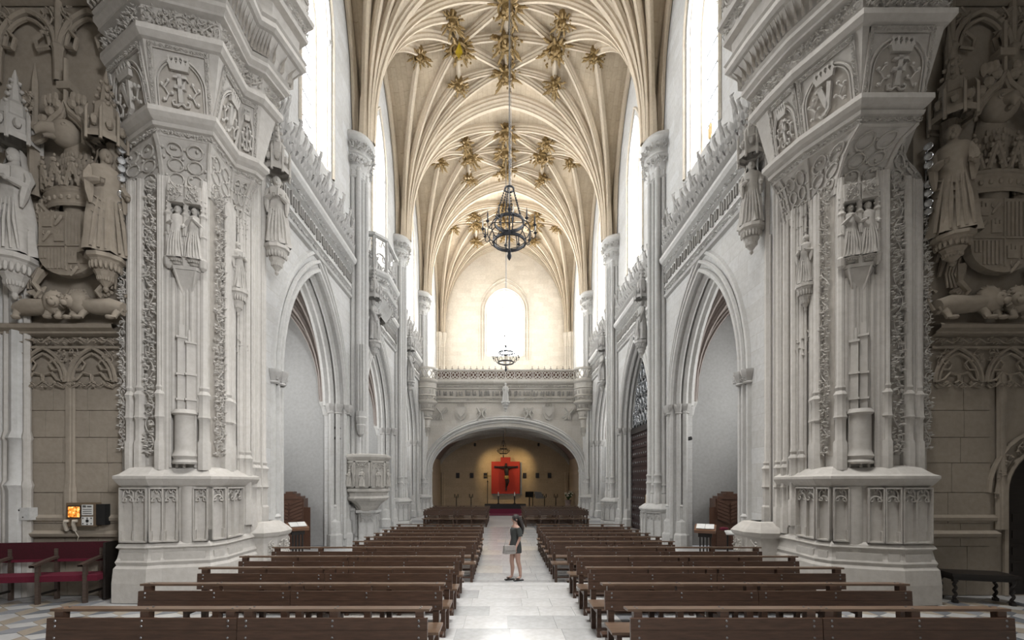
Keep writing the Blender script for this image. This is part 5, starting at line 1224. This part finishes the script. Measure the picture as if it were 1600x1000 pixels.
# ================================================================== CHANDELIERS
def chandelier(x, y, s, zc, ztop, label):
    t = thing('chandelier', label, 'chandelier', (x, y, zc), 0, 'iron ring chandeliers')
    def T(p): return [(a*s, b*s, c*s) for a, b, c in p]
    def ring(r, z, h, w): 
        m = MB(); m.lathe([(r*s, z*s), (r*s, (z+h)*s), ((r+w)*s, (z+h)*s), ((r+w)*s, z*s), (r*s, z*s)], (0, 0), 28); return m
    ring(.47, .62, .10, .03).build('upper_ring', 'iron', t, 30); ring(.50, -.02, .09, .04).build('lower_ring', 'iron', t, 30); ring(.14, 1.76, .05, .03).build('crown_ring', 'iron', t, 30)
    m = MB(); m.lathe([(.005, -.58*s), (.06*s, -.5*s), (.08*s, -.42*s), (.05*s, -.34*s), (.07*s, -.28*s), (.03*s, -.2*s), (.025*s, 1.0*s), (.05*s, 1.05*s), (.07*s, 1.12*s), (.03*s, 1.2*s), (.02*s, 1.3*s)], (0, 0), 10); m.build('stem', 'iron', t, 40)
    m = MB()
    for i in range(4): a = i*PI/2; m.tube(T([(0, 0, .68), (.48*math.cos(a), .48*math.sin(a), .68)]), .014*s, 5); m.tube(T([(0, 0, -.2), (.3*math.cos(a), .3*math.sin(a), -.12), (.5*math.cos(a), .5*math.sin(a), .02)]), .014*s, 5)
    m.build('spokes', 'iron', t)
    for i in range(6):
        a = i*PI/3+.26; c, q = math.cos(a), math.sin(a); m = MB()
        for j in range(14):
            u = j/13; r = .15+.33*u; z = 1.78-1.06*u; m.lathe([(.012*s, z*s-.035*s), (.028*s, z*s), (.012*s, z*s+.035*s)], (r*c*s, r*q*s), 5)
        m.build('chain', 'iron', t)
    n = 12
    for i in range(n):
        a = 2*PI*i/n+.13; c, q = math.cos(a), math.sin(a); m = MB()
        m.tube([(r*c*s, r*q*s, z*s) for r, z in ((.50, .02), (.62, .05), (.72, .2), (.72, .4), (.62, .56), (.5, .66))], .017*s, 5)
        m.tube([(r*c*s, r*q*s, z*s) for r, z in ((.72, .25), (.80, .2), (.87, .26), (.88, .36))], .015*s, 5)
        m.lathe([(.015*s, .36*s), (.06*s, .40*s), (.06*s, .42*s), (.02*s, .43*s), (.025*s, .48*s)], (.88*c*s, .88*q*s), 7); ar = m.build('arm', 'iron', t)
        m = MB(); m.lathe([(.022*s, .44*s), (.022*s, .66*s), (.012*s, .68*s), (.012*s, .72*s), (.002, .76*s)], (.88*c*s, .88*q*s), 6); m.build('candle', 'iron' if i % 3 else 'candle', ar)
    m = MB(); m.tube([(0, 0, 1.25*s), (0, 0, ztop-zc)], .022, 6); m.tube([(.05, 0, 1.8*s), (.05, 0, ztop-zc)], .008, 4); m.build('cable', 'steel', t)
    return t
chandelier(0, 14.4, 1.0, 10.38, 24.55, 'large black iron ring chandelier hanging in the middle of the nave')
chandelier(0, 28.8, 1.0, 10.38, 24.55, 'farther iron ring chandelier hanging in front of the choir balcony')
chandelier(-.15, 36.6, 0.6, 4.9, 6.6, 'small iron chandelier hanging under the choir loft above the crucifix')
# ================================================================== PULPIT AND WALL GALLERY (left)
pu = thing('pulpit', 'carved stone polygonal pulpit on the first left nave pier', 'pulpit', (-5.55, 17.25, 0))
R = 0.78; oc = [(R*math.cos(a), R*math.sin(a)) for a in [-PI+PI/8+i*PI/4 for i in range(8)]]+[(R*math.cos(-PI+PI/8), R*math.sin(-PI+PI/8))]
m = MB(); loft(m, oc, [(-.55, .95), (-.48, 1.25), (-.30, 1.55), (-.12, 1.72), (-.02, 1.78), (.03, 1.86), (-.04, 1.94), (-.02, 2.06), (.06, 2.12), (.06, 2.2), (0, 2.24), (0, 3.30), (.05, 3.36), (.10, 3.44), (.10, 3.52), (0.0, 3.56), (-.08, 3.56), (-.1, 2.3)]); m.build('body', 'choir_carved', pu)
for i in range(8):
    M, L = face_frame(oc[i], oc[i+1], 2.26, .0); m = MB()
    for a, b, c, d in ((0, .05, 0, 1.02), (L-.05, L, 0, 1.02), (0, L, 0, .05), (0, L, .97, 1.02)): m.span((a, c, 0), (b, d, .05), M)
    vine(m, M @ Matrix.Translation((.05, .72, 0)), L-.1, .26, i, .07, .9, 1.0); vine(m, M @ Matrix.Translation((0, .05, .02)), .07, .9, i+3, .05, .8); m.build('panel', 'choir_carved', pu)
    f = figure_mb(.66, i, 'book').build('relief_figure', 'choir_carved', pu, 50); mid = M @ Vector((L/2, .05, .06)); f.location = mid; f.rotation_euler = (0, 0, math.atan2(M.col[2][0], -M.col[2][1]))
m = MB(); m.box((0, .1, .65), (.62, .62, 1.3)); m.box((0, .1, 1.33), (.78, .78, .1)); m.box((0, .1, .1), (.74, .74, .2)); m.build('pedestal', 'nave_plain', pu)
m = MB()
for fx in (0, 1):
    M = frame((-.29, -.215, .3), (1, 0, 0), (0, -1, 0)) if fx == 0 else frame((.315, -.19, .3), (0, 1, 0), (1, 0, 0))
    for a in (0, .28, .56): m.span((a, 0, 0), (a+.025, .95, .03), M)
    cusped(m, M @ Matrix.Translation((.02, .5, .01)), .56, .42, .018, 2)
m.build('pedestal_tracery', 'nave_carved', pu)
m = MB(); m.lathe([(.02, 4.3), (.12, 4.4), (.2, 4.75), (.16, 4.8), (.24, 5.05), (.2, 5.1), (.22, 5.3)], (-.35, .2), 8)
for q in (-.1, 0, .1): m.tube([(-.35+q, .2, 5.2), (-.35+q, .2, 8.0)], .05, 6)
m.build('corbelled_shaft', 'nave_plain', pu)
ga = thing('wall_gallery', 'small carved stone gallery high on the left nave wall past the first pier', 'balcony', (-XW, 20.4, 10.2))
gp = [(0, -1.5), (.55, -1.45), (.95, -.9), (.95, .9), (.55, 1.45), (0, 1.5)]
m = MB(); loft(m, gp, [(-.5, 0), (-.3, .3), (-.12, .7), (0, .78), (.05, .88), (-.02, .95), (0, 1.3), (.08, 1.36), (.14, 1.46), (.14, 1.56), (.02, 1.62), (-.04, 1.64)]); m.build('corbel', 'nave_plain', ga)
m = MB(); loft(m, gp, [(.0, 3.0), (.08, 3.04), (.08, 3.16), (-.02, 3.2), (-.08, 3.2), (-.08, 3.0), (0, 3.0)]); m.build('rail', 'nave_plain', ga)
m = MB()
for i in range(5):
    M, L = face_frame(gp[i], gp[i+1], .02, .0); vine(m, M @ Matrix.Translation((0, .95, 0)), L, .32, i, .10, .9); vine(m, M @ Matrix.Translation((0, .3, -.1)), L, .4, i, .12, .6)
    M, L = face_frame(gp[i], gp[i+1], 1.62, -.04); n = max(1, int(L/.55))
    for q in range(n): cusped(m, M @ Matrix.Translation((q*L/n, 0, 0)), L/n, 1.38, .035, 1)
    for q in (0, L): m.span((q-.06, 0, -.04), (q+.06, 1.5, .06), M)
m.build('tracery', 'nave_carved', ga)
# ================================================================== STUDDED DOOR (right, second bay)
c2 = ARS[1][0]; dr = MB(); dr.span((XW+.55, c2-2.35, 0), (XW+.75, c2+2.35, 5.1)); d2 = struct(dr.build('door_2', 'door_wood'), 'tall dark studded wooden double door on the right wall')
for r in range(11):
    m = MB(); m.span((XW+.50, c2-2.3, .12+r*.46), (XW+.56, c2+2.3, .46+r*.46)); bd = m.build('board', 'door_wood', d2); m = MB()
    for q in range(14): m.blob((XW+.49, c2-2.15+q*.33, .29+r*.46), (.03, .055, .055), 6, 4)
    m.build('studs', 'steel', bd)
m = MB(); m.span((XW+.44, c2-.35, 1.35), (XW+.5, c2-.2, 1.85)); m.build('handle_plate', 'gold', d2)
m = MB(); m.span((XW+.42, c2-2.4, 5.05), (XW+.75, c2+2.4, 5.35)); m.build('lintel', 'black_wood', d2)
m = MB(); mpx = [(c2-2.35, 5.35), (c2+2.35, 5.35)]+[(c2-x*.98, 5.4+z*.98) for x, z in arch_pts(2.4, 4.0, 10)]; m.add([(XW+.66, a, b) for a, b in mpx], [tuple(range(len(mpx)))]); ty = struct(m.build('trim_4', 'iron'), 'dark carved openwork filling the arch above the studded door')
m = MB()
for q in range(10):
    y = c2-2.1+q*.47; h = arch_h(y-c2, 2.4, 4.0)-.1
    if h > .5: m.tube([(XW+.6, y, 5.4), (XW+.6, y, 5.4+h)], .035, 5)
    for z in np.arange(.4, max(.5, h-.3), .75): m.tube([(XW+.6, y+.2*math.cos(a), 5.4+z+.3*math.sin(a)) for a in [i*PI/5 for i in range(11)]], .03, 4)
    if h > .8: vine(m, frame((XW+.63, y+.2, 5.5), (0, -1, 0), (-1, 0, 0)), .4, h-.4, q, .12, .7, 1.0)
m.build('openwork', 'steel', ty)
# ================================================================== CHAPEL FURNITURE
def booth(x, y, rz, label):
    t = thing('confessional', label, 'confessional', (x, y, 0), rz)
    m = MB(); m.span((-.50, -.3, .0), (.50, .35, 1.86)); m.build('cabinet', 'booth_wood', t)
    m = MB(); M = frame((0, -.33, 0), (1, 0, 0), (0, -1, 0)); m.poly([(-.42, 1.85), (.42, 1.85), (.42, 1.95), (.25, 1.95), (.25, 2.05), (.12, 2.05), (.12, 2.12), (-.12, 2.12), (-.12, 2.05), (-.25, 2.05), (-.25, 1.95), (-.42, 1.95)], M, -.6); m.build('cresting', 'booth_wood', t)
    for s in (-1, 1):
        m = MB(); m.span((.02 if s > 0 else -.46, -.335, .12), (.46 if s > 0 else -.02, -.30, .85)); m.build('door_panel', 'booth_wood', t)
        for q in range(6):
            m = MB(); x0 = s*.04; M = frame((0, -.32, .95), (1, 0, 0), (0, -1, 0)); a = .13*q; m.poly([(s*.03, a), (s*.45, a+.18), (s*.45, a+.29), (s*.03, a+.11)][::s], M, .03); m.build('slat', 'booth_wood', t)
        w_ = MB(); w_.add([(s*.5, -.3, 0), (s*.78, -.55, 0), (s*.78, -.52, 0), (s*.53, -.3, 0), (s*.5, -.3, 1.55), (s*.78, -.55, 1.55), (s*.78, -.52, 1.55), (s*.53, -.3, 1.55)], [(0, 1, 5, 4), (2, 3, 7, 6), (4, 5, 6, 7), (1, 2, 6, 5)]); w_.build('wing', 'booth_wood', t)
booth(-8.15, 16.35, .2, 'brown wooden confessional in the left grey chapel'); booth(8.2, 16.35, -.15, 'brown wooden confessional in the right grey chapel')
def lectern(x, y, rz, label, book):
    t = thing('lectern', label, 'lectern', (x, y, 0), rz); m = MB()
    m.span((-.24, -.24, 0), (.24, .24, .05)); m.build('base', 'black_wood', t)
    for q in (-.15, -.05, .05, .15): m = MB(); m.span((q-.02, -.04, .05), (q+.02, .04, .85)); m.build('post', 'black_wood', t)
    m = MB(); m.span((-.2, -.1, .72), (.2, .1, .9)); m.build('collar', 'black_wood', t)
    Mx = Matrix.Translation((0, 0, .98)) @ Matrix.Rotation(.35, 4, 'X'); m = MB(); m.box((0, 0, 0), (.62, .46, .10), M=Mx); m.build('desk', 'lectern_wood', t)
    if book:
        b = thing('open_book', 'white open sheets lying on the %s' % book, 'book', (x, y, 1.03), rz)
        for s in (-1, 1): m = MB(); m.box((s*.13, 0, .03), (.25, .34, .02), M=Matrix.Rotation(.35, 4, 'X')); m.build('page', 'paper', b)
lectern(6.25, 13.9, -.5, 'wooden lectern on four black bars before the right chapel', 'right chapel lectern')
lectern(-7.1, 14.6, .7, 'wooden lectern with sheets before the left chapel confessional', 'left chapel lectern')
tt = thing('side_table', 'small table with white sheet beside the right confessional', 'table', (7.6, 14.6, 0), -.3); m = MB(); m.box((0, 0, .82), (.7, .35, .04), M=Matrix.Rotation(.25, 4, 'X')); m.build('top', 'paper', tt)
for a in (-.25, .25): m = MB(); m.tube([(a, 0, 0), (a, 0, .8)], .03, 6); m.build('leg', 'black_wood', tt)
m = MB(); m.blob((-.45, 0, .85), (.16, .1, .06), 8, 5); tag(m.build('crimson_cushion', 'crimson'), 'small crimson cushion hanging at the right chapel table', 'cushion'); bpy.data.objects['crimson_cushion'].parent = None; bpy.data.objects['crimson_cushion'].location = (7.55, 14.4, .08)
for i, (x, y, z, lb) in enumerate(((-6.55, 16.75, 4.55, 'upper black spotlight on the left chapel jamb'), (-6.55, 16.75, 4.15, 'lower black spotlight on the left chapel jamb'), (6.95, 16.8, 4.15, 'black spotlight on the right chapel jamb'))):
    o = thing('jamb_spotlight', lb, 'spotlight', (x, y, z)); m = MB(); m.lathe([(.01, -.1), (.05, -.08), (.07, .0), (.07, .12), (.05, .12)], (0, 0), 10, M=Matrix.Rotation(-PI/2+.2, 4, 'Y') if x < 0 else Matrix.Rotation(PI/2-.2, 4, 'Y')); m.tube([(0, 0, 0), (0, .25, 0)], .02, 5); m.build('housing', 'black', o)
# ================================================================== RED BENCH, WALL BOXES, SIDE TABLE
rb = thing('velvet_bench', 'crimson velvet bench with wooden arms along the left transept wall', 'bench', (-10.75, 8.03, UP), math.radians(8))
L = 2.75
m = MB(); m.span((0, .36, .78), (L, .42, 1.12)); m.build('backrest', 'velvet', rb)
m = MB(); m.span((0, -.05, .42), (L, .36, .53)); m.build('seat', 'crimson', rb); m = MB(); m.span((0, .34, .74), (L, .43, .79)); m.build('back_roll', 'crimson', rb)
m = MB(); m.span((L, .1, .02), (L+.04, .44, 1.13)); m.build('end_panel', 'black_wood', rb)
for q in (.2, .95, 1.75, 2.55):
    m = MB(); m.span((q-.03, -.08, 0), (q+.03, -.02, .74)); m.build('front_leg', 'arm_wood', rb); m = MB(); m.span((q-.03, .34, 0), (q+.03, .40, 1.0)); m.build('rear_leg', 'arm_wood', rb)
    m = MB(); m.sweep([(q, -.18, .73), (q, -.05, .76), (q, .15, .80), (q, .36, .83)], [(-.045, -.02), (.045, -.02), (.045, .025), (-.045, .025)], (1, 0, 0)); m.build('armrest', 'arm_wood', rb)
    m = MB(); m.span((q-.02, -.03, .16), (q+.02, .36, .20)); m.build('stretcher', 'black_wood', rb)
ab = thing('light_box', 'brown coin box with a glowing screen on the left transept wall', 'wall box', (-8.63, TY-.02, 1.57))
m = MB(); m.span((-.36, -.14, 0), (.22, 0, .48)); m.build('case', 'brown_metal', ab); m = MB(); m.span((.22, -.12, .03), (.40, 0, .45)); m.build('side_cover', 'black', ab)
m = MB(); m.span((-.33, -.15, .17), (-.06, -.139, .42)); m.build('bezel', 'black', ab); m = MB(); m.span((-.31, -.156, .19), (-.08, -.15, .40)); m.build('screen', 'screen_lit', ab)
m = MB(); m.span((-.04, -.15, .23), (.18, -.139, .44)); nt_ = m.build('notice', 'paper', ab); m = MB(); m.span((-.04, -.15, .03), (.18, -.139, .20)); sy = m.build('symbols', 'paper', ab)
m = MB(); 
for q in range(3): m.span((-.02, -.153, .26+q*.04), (.16, -.15, .275+q*.04))
m.span((-.02, -.153, .385), (.05, -.15, .43)); m.span((.07, -.153, .39), (.16, -.15, .42)); m.build('printing', 'steel', nt_)
m = MB(); m.blob((.07, -.15, .115), (.035, .008, .035), 8, 4)
for a, b in ((-.015, .06), (-.015, .17), (.15, .06), (.15, .17), (.07, .17), (.07, .05)): m.blob((a, -.15, b), (.016, .006, .016), 6, 3)
m.build('printing', 'black', sy)
for q in (-.33, -.16): m = MB(); m.tube([(q, -.16, -.08), (q, -.2, .06), (q+.03, -.22, .12), (q+.08, -.2, .12)], [.03, .032, .035, .03], 7); m.build('handset', 'cream_plastic', ab, 50)
m = MB(); m.tube([(-.16, -.18, -.06), (-.10, -.15, -.2), (-.22, -.1, -.4), (-.30, -.1, -.5), (-.36, -.12, -.42)], .008, 5); m.build('cord', 'cream_plastic', ab)
wbx = thing('wall_box', 'small white metal box on the left transept wall', 'wall box', (-9.84, TY-.02, 1.70)); m = MB(); m.span((-.13, -.16, 0), (.13, 0, .25)); m.build('case', 'white_metal', wbx); m = MB(); m.blob((-.08, -.16, .20), (.02, .01, .02), 8, 4); m.blob((0, -.16, .06), (.015, .01, .015), 6, 4); m.build('lock', 'black', wbx)
st_ = thing('stool_table', 'low black table with spiral legs beside the door at the right', 'table', (8.92, 8.42, UP), -.25)
m = MB(); m.span((-.52, -.26, .52), (.52, .26, .57)); m.build('top', 'black_wood', st_); m = MB(); m.span((-.48, -.22, .44), (.48, .22, .52)); m.build('apron', 'black_wood', st_)
for sx in (-1, 1):
    for sy_ in (-1, 1):
        m = MB(); P = []
        for i in range(25): a = i*.75; P.append((sx*.44+.014*math.cos(a), sy_*.19+.014*math.sin(a), .05+.36*i/24))
        m.tube(P, .028, 6); m.box((sx*.44, sy_*.19, .03), (.07, .07, .06)); m.box((sx*.44, sy_*.19, .43), (.07, .07, .05)); m.build('leg', 'black_wood', st_)
# ================================================================== PEWS
def make_pew(L, label):
    t = thing('pew', label, 'pew'); e = .012
    for z0, z1, mt in ((.625, .747, 'pew_wood'), (.750, .870, 'pew_wood')):
        m = MB(); m.add([(0, -.015-.06*(.87-z0), z0), (L, -.015-.06*(.87-z0), z0), (L, .02-.06*(.87-z0), z0), (0, .02-.06*(.87-z0), z0), (0, -.015-.06*(.87-z1), z1), (L, -.015-.06*(.87-z1), z1), (L, .02-.06*(.87-z1), z1), (0, .02-.06*(.87-z1), z1)], [(0, 3, 2, 1), (4, 5, 6, 7), (0, 1, 5, 4), (1, 2, 6, 5), (2, 3, 7, 6), (3, 0, 4, 7)]); m.build('backrest_board', mt, t)
    xs = (.09, L/2, L-.09)
    for x in xs:
        m = MB(); m.add([(x-.035, .02-.03, 0), (x+.035, -.01, 0), (x+.035, .06, 0), (x-.035, .06, 0), (x-.045, .02, .93), (x+.045, .02, .93), (x+.045, .10, .93), (x-.045, .10, .93)], [(0, 3, 2, 1), (4, 5, 6, 7), (0, 1, 5, 4), (1, 2, 6, 5), (2, 3, 7, 6), (3, 0, 4, 7)]); m.build('rear_post', 'pew_wood', t)
        m = MB(); m.span((x-.032, -.40, 0), (x+.032, -.345, .435)); m.build('front_leg', 'pew_wood', t)
        m = MB(); m.span((x-.02, -.36, .33), (x+.02, .0, .43)); m.build('bracket', 'pew_wood', t)
    m = MB(); m.span((-.01, -.43, .435), (L+.01, -.03, .468)); m.build('seat', 'pew_edge', t)
    m = MB(); m.add([(-.015, .03, .93), (L+.015, .03, .93), (L+.015, .20, .915), (-.015, .20, .915), (-.015, .03, .957), (L+.015, .03, .957), (L+.015, .20, .942), (-.015, .20, .942)], [(0, 3, 2, 1), (4, 5, 6, 7), (0, 1, 5, 4), (1, 2, 6, 5), (2, 3, 7, 6), (3, 0, 4, 7)]); m.build('book_rail', 'pew_edge', t)
    m = MB(); m.span((.04, .30, .15), (L-.04, .44, .19)); m.build('kneeler', 'pew_wood', t)
    for x in (.12, L-.12): m = MB(); m.span((x-.02, .05, .08), (x+.02, .40, .15)); m.span((x-.02, .34, 0), (x+.02, .40, .15)); m.build('kneeler_arm', 'pew_wood', t)
    m = MB(); m.span((.05, -.39, .10), (L-.05, -.355, .14)); m.build('stretcher', 'pew_wood', t)
    m = MB()
    for x in xs:
        for z in (.67, .79, .845): m.blob((x, -.018-.06*(.87-z), z), (.014, .008, .014), 6, 4)
        m.blob((x, .06, .958), (.014, .014, .006), 6, 3); m.blob((x, .14, .952), (.014, .014, .006), 6, 3)
    tag(m.build('bolts', 'steel', t), kind='stuff')
    return t
OR = 'first second third fourth fifth sixth'.split()
protos = {}
def pew_at(L, x, y, z, label, group, rz=0.0):
    if L not in protos: protos[L] = o = make_pew(L, label)
    else: o = copy_tree(protos[L])
    o.location = (x, y, z); o.rotation_euler = (0, 0, rz); o['label'] = label; o['group'] = group
for i, y in enumerate((4.60, 5.75, 6.86, 7.93, 9.06)):
    for sd, xa in (('left', (-5.03, -3.02)), ('right', (1.12, 3.15))):
        for q, x in enumerate(xa):
            pos = 'aisle end' if (sd == 'left') == (q == 1) else 'outer end'
            pew_at(2.0 if sd == 'left' else 2.02, x, y, UP, 'brown pew on the crossing floor, %s row from the viewer, %s side, %s' % (OR[i], sd, pos), 'pews on the crossing floor')
for i in range(6):
    y = 11.1+i*.92
    for sd, xa in (('left', (-4.05, -2.47)), ('right', (1.0, 2.6))):
        for q, x in enumerate(xa):
            pos = 'aisle end' if (sd == 'left') == (q == 1) else 'outer end'
            pew_at(1.57, x, y, 0, 'brown pew below the step, %s row behind the walker, %s side, %s' % (OR[i], sd, pos), 'pews in the nave')
for i in range(5):
    y = 24.4+i*.98
    for sd, xa in (('left', (-4.66, -2.84)), ('right', (.98, 2.80))):
        for q, x in enumerate(xa):
            pos = 'aisle end' if (sd == 'left') == (q == 1) else 'outer end'
            pew_at(1.80, x, y, 0, 'brown pew of the far block, %s row before the loft, %s side, %s' % (OR[i], sd, pos), 'pews before the choir loft')
# ================================================================== PERSON
pe = thing('person', 'walker with long dark hair, dark off-shoulder dress and grey handbag in the aisle', 'person', (0.10, 10.95, 0), -1.15)
V, E, RD = [], [], []
def jv(p, r, par=None):
    V.append(p); RD.append(r)
    if par is not None: E.append((par, len(V)-1))
    return len(V)-1
pel = jv((0, 0, .90), (.135, .105)); sp = jv((0, .005, 1.08), (.115, .085), pel); chs = jv((0, 0, 1.26), (.13, .095), sp); nk = jv((0, .0, 1.40), (.055, .05), chs); nk2 = jv((0, -.01, 1.46), (.045, .045), nk)
hd = jv((0, -.012, 1.535), (.075, .09), nk2); jv((0, -.01, 1.61), (.055, .065), hd)
for s in (-1, 1):
    sh1 = jv((s*.155, 0, 1.345), (.05, .05), chs); el = jv((s*.20, .03, 1.09), (.038, .038), sh1); wr = jv((s*.19, -.07, .88), (.026, .024), el); pa_ = jv((s*.185, -.09, .82), (.030, .018), wr)
    for q in range(4): k1 = jv((s*.18+(q-1.5)*.006, -.115+q*.017, .755), (.009, .009), pa_); jv((s*.17+(q-1.5)*.006, -.115+q*.017, .715+.008*abs(q-1.5)), (.0075, .0075), k1)
    th_ = jv((s*.17, -.135, .80), (.009, .009), pa_); jv((s*.165, -.15, .765), (.008, .008), th_)
    hp = jv((s*.085, 0, .82), (.095, .095), pel); kn = jv((s*.085, -.02+s*.05, .48), (.058, .06), hp); ca = jv((s*.085, .02+s*.06, .32), (.052, .058), kn); an = jv((s*.085, .02+s*.08, .09), (.034, .036), ca); jv((s*.09, -.11+s*.08, .035), (.036, .022), an)
me = bpy.data.meshes.new('body'); me.from_pydata(V, E, []); bo_ = bpy.data.objects.new('body', me); COL.objects.link(bo_); bo_.parent = pe; me.materials.append(MATS['skin'])
md = bo_.modifiers.new('skin', 'SKIN'); md.use_smooth_shade = True
for i, r in enumerate(RD): me.skin_vertices[0].data[i].radius = r
me.skin_vertices[0].data[pel].use_root = True
sb = bo_.modifiers.new('sub', 'SUBSURF'); sb.levels = 1; sb.render_levels = 2
m = MB(); m.blob((0, -.105, 1.525), (.012, .02, .018), 6, 4); m.blob((0, -.092, 1.49), (.022, .012, .008), 6, 4)
for s in (-1, 1): m.blob((s*.03, -.093, 1.55), (.013, .008, .008), 6, 4); m.blob((s*.078, -.005, 1.53), (.01, .02, .028), 6, 4)
m.build('face', 'skin', pe, 60)
m = MB(); rows = []
for z, a, b, yo in ((.70, .185, .145, 0), (.78, .18, .15, 0), (.90, .165, .14, 0), (1.05, .135, .11, 0), (1.18, .145, .12, 0), (1.28, .165, .125, 0), (1.325, .20, .10, 0), (1.33, .19, .08, 0)): rows.append([(a*math.cos(2*PI*j/20)*(1+.03*math.sin(5*2*PI*j/20)*(1.2-z)), yo+b*math.sin(2*PI*j/20), z) for j in range(20)])
m.grid(rows, closev=True)
for s in (-1, 1): m.tube([(s*.165, 0, 1.325), (s*.20, .015, 1.24), (s*.215, .025, 1.12)], [.062, .07, .065], 8)
m.build('dress', 'dress', pe, 60)
m = MB(); m.blob((0, .015, 1.56), (.092, .105, .105), 12, 8)
for q in range(9):
    a = (q-4)*.30; m.tube([(.06*math.sin(a), .07, 1.58), (.10*math.sin(a), .12, 1.45), (.13*math.sin(a), .14, 1.30), (.12*math.sin(a), .15, 1.16)], [.05, .045, .04, .012], 7)
m.build('hair', 'hair', pe, 60)
for s in (-1, 1): m = MB(); m.box((s*.09, -.04+s*.08, .015), (.085, .25, .03)); m.box((s*.09, -.08+s*.08, .06), (.085, .05, .03)); m.build('shoe', 'black', pe)
hb_ = thing('handbag', 'grey leather handbag hanging at the walker\'s hip', 'bag', (-.06, 10.72, .70), .35)
m = MB(); M = frame((0, 0, 0), (1, 0, 0), (0, -1, 0)); m.poly([(-.16, .02), (-.13, 0), (.13, 0), (.16, .02), (.14, .2), (-.14, .2)], M @ Matrix.Translation((0, 0, -.05)), .10); m.build('pouch', 'bag', hb_); m = MB(); m.poly([(-.145, .09), (.145, .09), (.145, .205), (-.145, .205)], M @ Matrix.Translation((0, 0, .05)), .012); m.build('flap', 'bag', hb_)
m = MB(); m.tube([(-.13, 0, .2), (-.02, .12, .42), (.12, .22, .62), (.14, .28, .64), (.13, .1, .2)], .01, 5); m.build('strap', 'bag', hb_)
